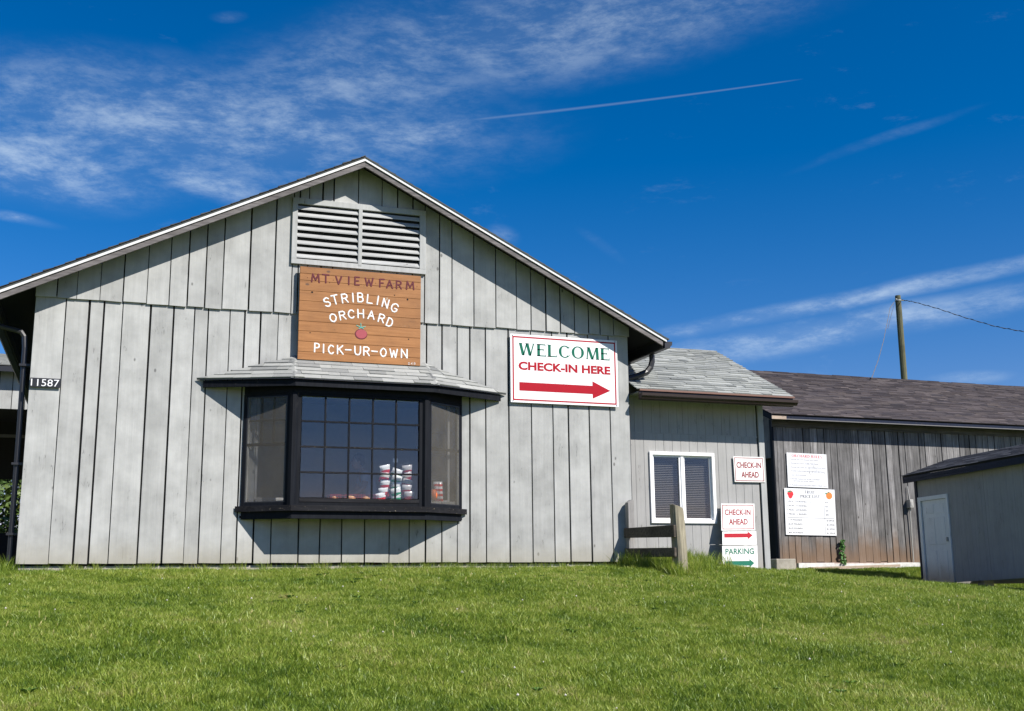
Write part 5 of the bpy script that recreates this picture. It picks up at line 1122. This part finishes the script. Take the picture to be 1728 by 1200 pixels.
for i, (x_, s_) in enumerate(((593, 1.0), (619, .8), (566, .7))):
    c = px(x_, 840); mb = MB(); n, m_ = 10, 6; vv, ff = [], []
    for j in range(m_+1):
        for q_ in range(n): th = 2*math.pi*q_/n; ph = math.pi*j/m_; vv.append((c[0]+.07*s_*math.sin(ph)*math.cos(th)*(1+.1*math.sin(3*th)), YG+.05+.045*s_*math.sin(ph)*math.sin(th), zw+.045+.035*s_*math.cos(ph)))
    for j in range(m_):
        for q_ in range(n): ff.append((j*n+q_, (j+1)*n+q_, (j+1)*n+(q_+1) % n, j*n+(q_+1) % n))
    mb.add(vv, ff); tag(mb.build('packed_pastry', mroll, None, smooth=True, at0=(c[0], YG+.05, zw+.04)), ['largest tan pastry, in the middle of the red wire basket', 'tan pastry at the right end of the red wire basket', 'small tan pastry at the left end of the red wire basket'][i], 'pastry')
# right side of the bay: upright bags and a pumpkin-orange bag
for i, (x_, y_, cl_, dsc) in enumerate(((737, 833, ('red', 'white'), 'narrow white and red snack bag standing behind the right bay screen, leftmost'), (743.5, 836, ('red', 'white'), 'narrow white and red snack bag standing behind the right bay screen, rightmost'))):
    c = px(x_, y_, D-.22); bag((c[0], D-.2, zw+.16), .075, .28, [(ci[cl_[k % 2]],) for k in range(8)], dsc, .05)
c = px(731, 842, D-.24); mb = MB(); n, m_ = 14, 8; vv, ff = [], []
for j in range(m_+1):
    for q_ in range(n): th = 2*math.pi*q_/n; ph = math.pi*j/m_; rr_ = .062*(1+.07*math.cos(7*th)); vv.append((c[0]+rr_*math.sin(ph)*math.cos(th), D-.25+rr_*math.sin(ph)*math.sin(th), zw+.10+.09*math.cos(ph)))
for j in range(m_):
    for q_ in range(n): ff.append((j*n+q_, (j+1)*n+q_, (j+1)*n+(q_+1) % n, j*n+(q_+1) % n))
mb.add(vv, ff); tag(mb.build('orange_gourd', plain('gourd_orange', (.62, .13, .03), .5), None, smooth=True, at0=(c[0], D-.25, zw+.1)), 'orange ribbed gourd behind the right bay screen beside the snack bags', 'gourd')
# shelving deep in the room, seen faintly through the right-hand screen
sh_ = thing('shelf_unit', 'pale shelf unit standing inside behind the right bay screen', 'shelf', (5.2, D+1.2, 2.0))
msh = plain('pale_shelf', (.38, .36, .33), .6)
for z in (2.7, 3.05, 3.4, 3.75): MB().box(4.5, 5.9, D+1.0, D+1.35, z, z+.025).build('shelf', msh, sh_)
for x in (4.5, 5.87): MB().box(x, x+.03, D+1.0, D+1.35, 2.0, 3.9).build('upright', msh, sh_)

# person working inside
def person():
    rt = thing('person', 'person in a pale short-sleeved shirt bending over the counter inside the bay window', 'person', (3.2, D+1.5, 1.4))
    skin = plain('skin', (.40, .24, .17), .5); shirt = plain('pale_shirt', (.42, .44, .52), .85); trous = plain('dark_trousers', (.04, .05, .08), .8); hair = plain('brown_hair', (.09, .05, .025), .6)
    def sk(name, verts, edges, radii, mat):
        me = bpy.data.meshes.new(name); me.from_pydata(verts, edges, []); o = bpy.data.objects.new(name, me); COL.objects.link(o); o.parent = rt; me.materials.append(mat)
        m = o.modifiers.new('skin', 'SKIN'); s = o.modifiers.new('sub', 'SUBSURF'); s.levels = s.render_levels = 2; m.use_smooth_shade = True
        for i, r in enumerate(radii): me.skin_vertices[0].data[i].radius = r
        me.skin_vertices[0].data[0].use_root = True
        return o
    # local: x along the window, y away from the glass, z up from the floor; facing -x
    body_v = [(0, 0, .92), (-.02, 0, 1.05), (-.08, 0, 1.22), (-.15, 0, 1.38), (-.19, 0, 1.46), (-.22, 0, 1.54), (-.15, -.17, 1.40), (-.22, -.21, 1.20), (-.40, -.18, 1.08), (-.15, .17, 1.40), (-.24, .20, 1.20), (-.42, .16, 1.08), (0, -.10, .86), (.0, -.11, .48), (.02, -.11, .06), (0, .10, .86), (.0, .11, .48), (.02, .11, .06), (-.12, -.11, .02), (-.12, .11, .02)]
    body_e = [(0, 1), (1, 2), (2, 3), (3, 4), (4, 5), (3, 6), (6, 7), (7, 8), (3, 9), (9, 10), (10, 11), (0, 12), (12, 13), (13, 14), (0, 15), (15, 16), (16, 17), (14, 18), (17, 19)]
    rad = [(.15, .12), (.14, .115), (.15, .12), (.14, .11), (.07, .07), (.055, .055), (.062, .062), (.045, .045), (.034, .034), (.062, .062), (.045, .045), (.034, .034), (.10, .10), (.065, .065), (.045, .045), (.10, .10), (.065, .065), (.045, .045), (.035, .035), (.035, .035)]
    b = sk('body', body_v, body_e, rad, skin)
    sk('shirt', [(0, 0, .90), (-.02, 0, 1.05), (-.08, 0, 1.22), (-.15, 0, 1.40), (-.15, -.17, 1.41), (-.20, -.205, 1.27), (-.15, .17, 1.41), (-.21, .20, 1.27)], [(0, 1), (1, 2), (2, 3), (3, 4), (4, 5), (3, 6), (6, 7)], [(.175, .14), (.16, .135), (.168, .138), (.15, .125), (.085, .085), (.072, .072), (.085, .085), (.072, .072)], shirt)
    for s in (-1, 1): sk('trouser_leg', [(0, s*.09, .93), (0, s*.105, .5), (.02, s*.11, .08)], [(0, 1), (1, 2)], [(.12, .12), (.082, .082), (.065, .065)], trous)
    def ell(name, c, r, mat, jitter=0, n=16, m_=10, front=None):
        vv, ff = [], []
        for j in range(m_+1):
            for q_ in range(n):
                th = 2*math.pi*q_/n; ph = math.pi*j/m_; vv.append((c[0]+r[0]*math.sin(ph)*math.cos(th), c[1]+r[1]*math.sin(ph)*math.sin(th), c[2]+r[2]*math.cos(ph)))
        for j in range(m_):
            for q_ in range(n): ff.append((j*n+q_, (j+1)*n+q_, (j+1)*n+(q_+1) % n, j*n+(q_+1) % n))
        me = bpy.data.meshes.new(name); me.from_pydata(vv, [], ff); me.materials.append(mat); me.polygons.foreach_set('use_smooth', [True]*len(ff)); o = bpy.data.objects.new(name, me); COL.objects.link(o); o.parent = rt; return o
    ell('head', (-.27, 0, 1.62), (.095, .075, .12), skin); ell('hair', (-.245, 0, 1.65), (.10, .084, .115), hair); ell('nose', (-.365, 0, 1.61), (.018, .013, .024), skin, n=8, m_=5)
    for s in (-1, 1):
        ell('ear', (-.255, s*.078, 1.61), (.018, .010, .028), skin, n=8, m_=5); ell('eye', (-.353, s*.032, 1.635), (.010, .010, .008), hair, n=8, m_=5)
    ell('mouth', (-.352, 0, 1.565), (.010, .022, .006), mred, n=8, m_=5)
    for s in (-1, 1):
        hx, hy, hz = -.44, s*.16-(.02 if s < 0 else 0), 1.06
        ell('hand', (hx-.02, hy, hz), (.048, .038, .017), skin, n=10, m_=6)
        for f, (dy, l_) in enumerate(((-.027, .06), (-.009, .072), (.009, .068), (.026, .052))): sk('finger', [(hx-.04, hy+dy, hz), (hx-.04-l_*.6, hy+dy*1.15, hz-.004), (hx-.04-l_, hy+dy*1.15, hz-.022)], [(0, 1), (1, 2)], [(.009, .009), (.008, .008), (.007, .007)], skin)
        sk('thumb', [(hx+.0, hy+s*-.03, hz), (hx-.03, hy+s*-.05, hz-.008), (hx-.05, hy+s*-.055, hz-.016)], [(0, 1), (1, 2)], [(.011, .011), (.009, .009), (.008, .008)], skin)
    return rt
pr_ = person(); _h = at(603, 780, D+1.5); pr_.location = (_h[0]+.27, D+1.5, _h[2]-1.62); 
ct = thing('counter', 'low work counter inside behind the bay window', 'counter', (2.4, D+1.5, 2.0)); MB().box(1.7, 3.1, D+1.15, D+1.9, 2.50, 2.54).build('counter_top', M['counter'], ct); MB().box(1.75, 3.05, D+1.2, D+1.85, 2.0, 2.50).build('cabinet', M['interior_dark'], ct)

# ------------------------------------------------------------------ grass
def grass_mat(name, dry=0.0):
    m = bpy.data.materials.new(name); m.use_nodes = True; t = m.node_tree; t.nodes.clear(); n = t.nodes; l = t.links
    g = n.new('ShaderNodeNewGeometry'); at_ = n.new('ShaderNodeAttribute'); at_.attribute_name = 'tone'
    oi = n.new('ShaderNodeObjectInfo')
    s1 = n.new('ShaderNodeTexNoise'); l.new(g.outputs['Position'], s1.inputs['Vector']); s1.inputs['Scale'].default_value = .85; s1.inputs['Detail'].default_value = 7; s1.inputs['Roughness'].default_value = .62
    a = n.new('ShaderNodeMath'); a.operation = 'MULTIPLY_ADD'; l.new(at_.outputs['Fac'], a.inputs[0]); a.inputs[1].default_value = .50; 
    mr = n.new('ShaderNodeMapRange'); l.new(s1.outputs[0], mr.inputs[0]); mr.inputs['From Min'].default_value = .32; mr.inputs['From Max'].default_value = .68; mr.inputs['To Min'].default_value = -.05; mr.inputs['To Max'].default_value = .52
    l.new(mr.outputs[0], a.inputs[2])
    s2 = n.new('ShaderNodeTexNoise'); l.new(g.outputs['Position'], s2.inputs['Vector']); s2.inputs['Scale'].default_value = 5.5; s2.inputs['Detail'].default_value = 5; s2.inputs['Roughness'].default_value = .7
    m3 = n.new('ShaderNodeMapRange'); l.new(s2.outputs[0], m3.inputs[0]); m3.inputs['From Min'].default_value = .3; m3.inputs['From Max'].default_value = .7; m3.inputs['To Min'].default_value = -.34; m3.inputs['To Max'].default_value = .34
    a5 = n.new('ShaderNodeMath'); a5.operation = 'ADD'; l.new(a.outputs[0], a5.inputs[0]); l.new(m3.outputs[0], a5.inputs[1])
    rp = n.new('ShaderNodeValToRGB'); l.new(a5.outputs[0], rp.inputs[0]); e = rp.color_ramp.elements
    e[0].position = 0; e[0].color = (.055, .115, .009, 1); e[1].position = 1; e[1].color = (.46, .40, .17, 1)
    for p_, c_ in ((.25, (.15, .235, .020)), (.5, (.255, .335, .038)), (.72, (.335, .40, .060)), (.9, (.42, .44, .12))): q = e.new(p_); q.color = (*c_, 1)
    d = n.new('ShaderNodeBsdfDiffuse'); tr = n.new('ShaderNodeBsdfTranslucent'); gl = n.new('ShaderNodeBsdfGlossy'); gl.inputs['Roughness'].default_value = .45; gl.inputs['Color'].default_value = (.6, .65, .55, 1)
    l.new(rp.outputs[0], d.inputs[0]); l.new(rp.outputs[0], tr.inputs[0])
    m1 = n.new('ShaderNodeMixShader'); m1.inputs[0].default_value = .42; l.new(d.outputs[0], m1.inputs[1]); l.new(tr.outputs[0], m1.inputs[2])
    m2 = n.new('ShaderNodeMixShader'); m2.inputs[0].default_value = .05; l.new(m1.outputs[0], m2.inputs[1]); l.new(gl.outputs[0], m2.inputs[2])
    o = n.new('ShaderNodeOutputMaterial'); l.new(m2.outputs[0], o.inputs[0]); return m
GM = grass_mat('lawn_grass_blade')
def tuft(name, n, rad, h0, h1, wid, lean, seeds=0):
    vv, ff, tt = [], [], []
    for _ in range(n):
        a = random.uniform(0, 6.283); r = rad*math.sqrt(random.random()); x, y = r*math.cos(a), r*math.sin(a); h = random.uniform(h0, h1)
        b = random.uniform(0, 6.283); ln_ = lean*random.random()**.7*h; dx, dy = math.cos(b)*ln_, math.sin(b)*ln_; c = random.uniform(0, 6.283); wx, wy = math.cos(c)*wid/2, math.sin(c)*wid/2
        k = len(vv); tn = min(1, max(0, random.gauss(.48, .36)))
        vv += [(x-wx, y-wy, -.01), (x+wx, y+wy, -.01), (x+wx*.8+dx*.45, y+wy*.8+dy*.45, h*.6), (x-wx*.8+dx*.45, y-wy*.8+dy*.45, h*.6), (x+dx, y+dy, h)]
        ff += [(k, k+1, k+2, k+3), (k+3, k+2, k+4)]; tt += [tn, tn]
    me = bpy.data.meshes.new(name); me.from_pydata(vv, [], ff); me.materials.append(GM); at_ = me.attributes.new('tone', 'FLOAT', 'FACE'); at_.data.foreach_set('value', tt); me.update()
    return bpy.data.objects.new(name, me)
gcol = bpy.data.collections.new('grass_tufts')       # sources only, never linked to the scene
for i in range(5): gcol.objects.link(tuft('grass_tuft', 50, .09, .014, .056, .0050, 1.25))
tcol = bpy.data.collections.new('tall_tufts')
for i in range(4): tcol.objects.link(tuft('tall_grass_tuft', 22, .07, .08, .24, .0055, .75))
def scatter(name, pts, scales, col, label, rotseed=1):
    me = bpy.data.meshes.new(name); me.from_pydata([tuple(p_) for p_ in pts.tolist()], [], [])
    a = me.attributes.new('scl', 'FLOAT', 'POINT'); a.data.foreach_set('value', scales)
    o = bpy.data.objects.new(name, me); COL.objects.link(o); me.materials.append(GM)
    ng = bpy.data.node_groups.new(name, 'GeometryNodeTree'); ng.interface.new_socket('Geometry', in_out='INPUT', socket_type='NodeSocketGeometry'); ng.interface.new_socket('Geometry', in_out='OUTPUT', socket_type='NodeSocketGeometry')
    n = ng.nodes; l = ng.links; gi = n.new('NodeGroupInput'); go_ = n.new('NodeGroupOutput'); ip = n.new('GeometryNodeInstanceOnPoints'); ci_ = n.new('GeometryNodeCollectionInfo')
    ci_.inputs['Collection'].default_value = col; ci_.inputs['Separate Children'].default_value = True; ci_.inputs['Reset Children'].default_value = True
    rv = n.new('FunctionNodeRandomValue'); rv.data_type = 'FLOAT_VECTOR'; rv.inputs['Min'].default_value = (-.22, -.22, 0); rv.inputs['Max'].default_value = (.22, .22, 6.283); rv.inputs['Seed'].default_value = rotseed
    na = n.new('GeometryNodeInputNamedAttribute'); na.data_type = 'FLOAT'; na.inputs['Name'].default_value = 'scl'
    l.new(gi.outputs[0], ip.inputs['Points']); l.new(ci_.outputs[0], ip.inputs['Instance']); ip.inputs['Pick Instance'].default_value = True
    l.new(rv.outputs[0], ip.inputs['Rotation']); l.new(na.outputs[0], ip.inputs['Scale']); l.new(ip.outputs[0], go_.inputs[0])
    m = o.modifiers.new('scatter', 'NODES'); m.node_group = ng; tag(o, label, 'grass', kind='stuff'); return o
def noise2(x, y):
    return (np.sin(x*1.3+.7*np.sin(y*.9))+np.sin(y*1.7+1.1*np.sin(x*1.1+2))+.6*np.sin(x*3.1-y*2.3))/2.6
def outside(x, y):
    q = ~((x > XL-.0) & (x < XR+.1) & (y > D+.02)) & ~((x > XR) & (x < AXR+.0) & (y > YA-.02)) & ~((x > BXL) & (y > YB-.04))
    rel = np.stack([x-P0[0], y-P0[1]], -1); t_ = -(rel@wdir[:2]); s_ = -(rel@nrm[:2])
    return q & ~((t_ > 0) & (t_ < SLn) & (s_ > .02) & (s_ < SWd))
def frustum(x, y, z, mrg):
    v = np.stack([x, y, z], -1)-EYE; zc = v@_f; px_ = 864+FPX*(v@_r)/zc; py_ = 600-FPX*(v@_u)/zc
    return (zc > .5) & (px_ > -mrg) & (px_ < 1728+mrg) & (py_ < 1200+mrg)
x = rng.uniform(-16, 26, 1700000); y = rng.uniform(2.5, 22.0, 1700000)
z = ground(x, y); ok = frustum(x, y, z, 700) & (frustum(x, y, z, 170) | (rng.random(len(x)) < .55)) & outside(x, y) & ((y < 17) | (x > 8) | (x < XL)); x, y, z = x[ok], y[ok], z[ok]
dens = np.where(y < 9, 1.0, np.where(y < 13, .8, .62)); keep = rng.random(len(x)) < dens*.52; x, y, z = x[keep], y[keep], z[keep]
print('tufts', len(x))
sc_ = np.clip(1.0+.26*noise2(x*1.5, y*1.5)+.24*noise2(x*4.3+1, y*6.1), .45, 1.7)*rng.uniform(.6, 1.3, len(x))
scatter('lawn_grass', np.stack([x, y, z], -1), sc_, gcol, 'mown green lawn sloping up to the buildings')
# taller unmown fringe along walls, fence, signs
px_l, py_l, s_l = [], [], []
def fringe(x0, y0, x1, y1, n, wdt, s0, s1):
    for _ in range(n):
        t_ = random.random(); px_l.append(x0+(x1-x0)*t_+random.gauss(0, .02)); py_l.append(y0+(y1-y0)*t_-abs(random.gauss(0, wdt))); s_l.append(random.uniform(s0, s1))
fringe(XL-.1, D-.02, XR, D-.02, 320, .05, .35, .85)
fringe(7.3, D-.03, 8.3, YA-.05, 130, .3, .6, 1.4); fringe(7.4, D-.1, 7.6, D-1.3, 130, .1, .6, 1.25); fringe(7.6, D-1.2, 8.3, D-.9, 60, .15, .5, 1.1); fringe(8.0, YA-.05, AXR-1.25, YA-.05, 220, .32, .6, 1.3); fringe(AXR-1.25, YA-.4, AXR, YA-.4, 60, .1, .25, .5)
fringe(BXL, YB-.3, 19, YB-.3, 60, .1, .3, .6); fringe(-3.0, D+1.0, -1.1, D-.1, 80, .4, .6, 1.3)
for _ in range(420): px_l.append(random.uniform(-4, 13)); py_l.append(random.uniform(6, 15)); s_l.append(random.uniform(.25, .48))
x = np.array(px_l); y = np.array(py_l); ok = outside(x, y); x, y = x[ok], y[ok]; s = np.array(s_l)[ok]
scatter('tall_grass', np.stack([x, y, ground(x, y)], -1), s, tcol, 'taller unmown grass along the walls, fence and leaning sign', 5)

# clover heads and dry stalks that break up the lawn
wm = plain('clover_flower_white', (.62, .58, .52), .8); mb = MB()
for _ in range(170):
    x_ = random.uniform(-4, 16); y_ = random.uniform(6.2, 16.5)
    if not bool(outside(np.array(x_), np.array(y_))): continue
    z_ = float(ground(x_, y_))+random.uniform(.04, .07); r_ = random.uniform(.006, .011)
    mb.add([(x_-r_, y_, z_), (x_, y_-r_, z_), (x_+r_, y_, z_), (x_, y_+r_, z_), (x_, y_, z_+r_*1.2), (x_, y_, z_-r_)], [(0, 1, 4), (1, 2, 4), (2, 3, 4), (3, 0, 4), (1, 0, 5), (2, 1, 5), (3, 2, 5), (0, 3, 5)])
tag(mb.build('clover_flowers', wm), 'small white clover heads dotted through the lawn', 'clover', kind='stuff')
sm_ = plain('dry_stalk', (.36, .33, .12), .8); mb = MB()
for _ in range(190):
    cx_, cy_ = random.choice(((2.2, 9.5), (5.2, 8.8), (6.5, 12.5), (-.5, 10), (9, 11), (4, 13), (8.5, 14)))
    x_ = cx_+random.gauss(0, .9); y_ = cy_+random.gauss(0, .7)
    if y_ > 15.4: continue
    z_ = float(ground(x_, y_)); h_ = random.uniform(.05, .10); a_ = random.uniform(0, 6.28); l_ = random.uniform(.1, .5)*h_; dx, dy = math.cos(a_)*l_, math.sin(a_)*l_; w_ = .0026
    mb.add([(x_-w_, y_, z_), (x_+w_, y_, z_), (x_+dx+w_, y_+dy, z_+h_), (x_+dx-w_, y_+dy, z_+h_)], [(0, 1, 2, 3)])
    mb.add([(x_+dx-w_*1.6, y_+dy, z_+h_*.8), (x_+dx+w_*1.6, y_+dy, z_+h_*.8), (x_+dx*1.1, y_+dy*1.1, z_+h_*1.12)], [(0, 1, 2)])
tag(mb.build('dry_stalks', sm_), 'straw-coloured dry grass stalks scattered in the lawn', 'grass', kind='stuff')

# low broadleaf weeds in loose patches
weed_m, t, p = newmat('broadleaf_weed'); p.inputs['Base Color'].default_value = (.07, .16, .022, 1); p.inputs['Roughness'].default_value = .5
mb = MB()
for _ in range(420):
    cx_, cy_ = random.choice(((-1, 8), (1.5, 11.5), (3.8, 9.6), (6, 10.5), (8, 12.8), (2.6, 14), (5.4, 13.6), (10, 13), (7.8, 14.9), (4.6, 7.4)))
    x_ = cx_+random.gauss(0, .8); y_ = cy_+random.gauss(0, .45)
    if not bool(outside(np.array(x_), np.array(y_))): continue
    z_ = float(ground(x_, y_))+.015; a0_ = random.uniform(0, 6.28); n_l = random.randint(5, 8); s_ = random.uniform(.025, .06)
    for k in range(n_l):
        a_ = a0_+k*6.283/n_l+random.uniform(-.3, .3); d_ = np.array([math.cos(a_), math.sin(a_), 0]); q_ = np.array([-d_[1], d_[0], 0]); c_ = np.array([x_, y_, z_]); up_ = np.array([0, 0, 1.])
        mb.add([c_, c_+d_*s_*.55+q_*s_*.22+up_*s_*.6, c_+d_*s_+up_*s_*.75, c_+d_*s_*.55-q_*s_*.22+up_*s_*.6], [(0, 1, 2, 3)])
tag(mb.build('broadleaf_weeds', weed_m), 'low broadleaf weeds growing in patches of the lawn', 'weeds', kind='stuff')
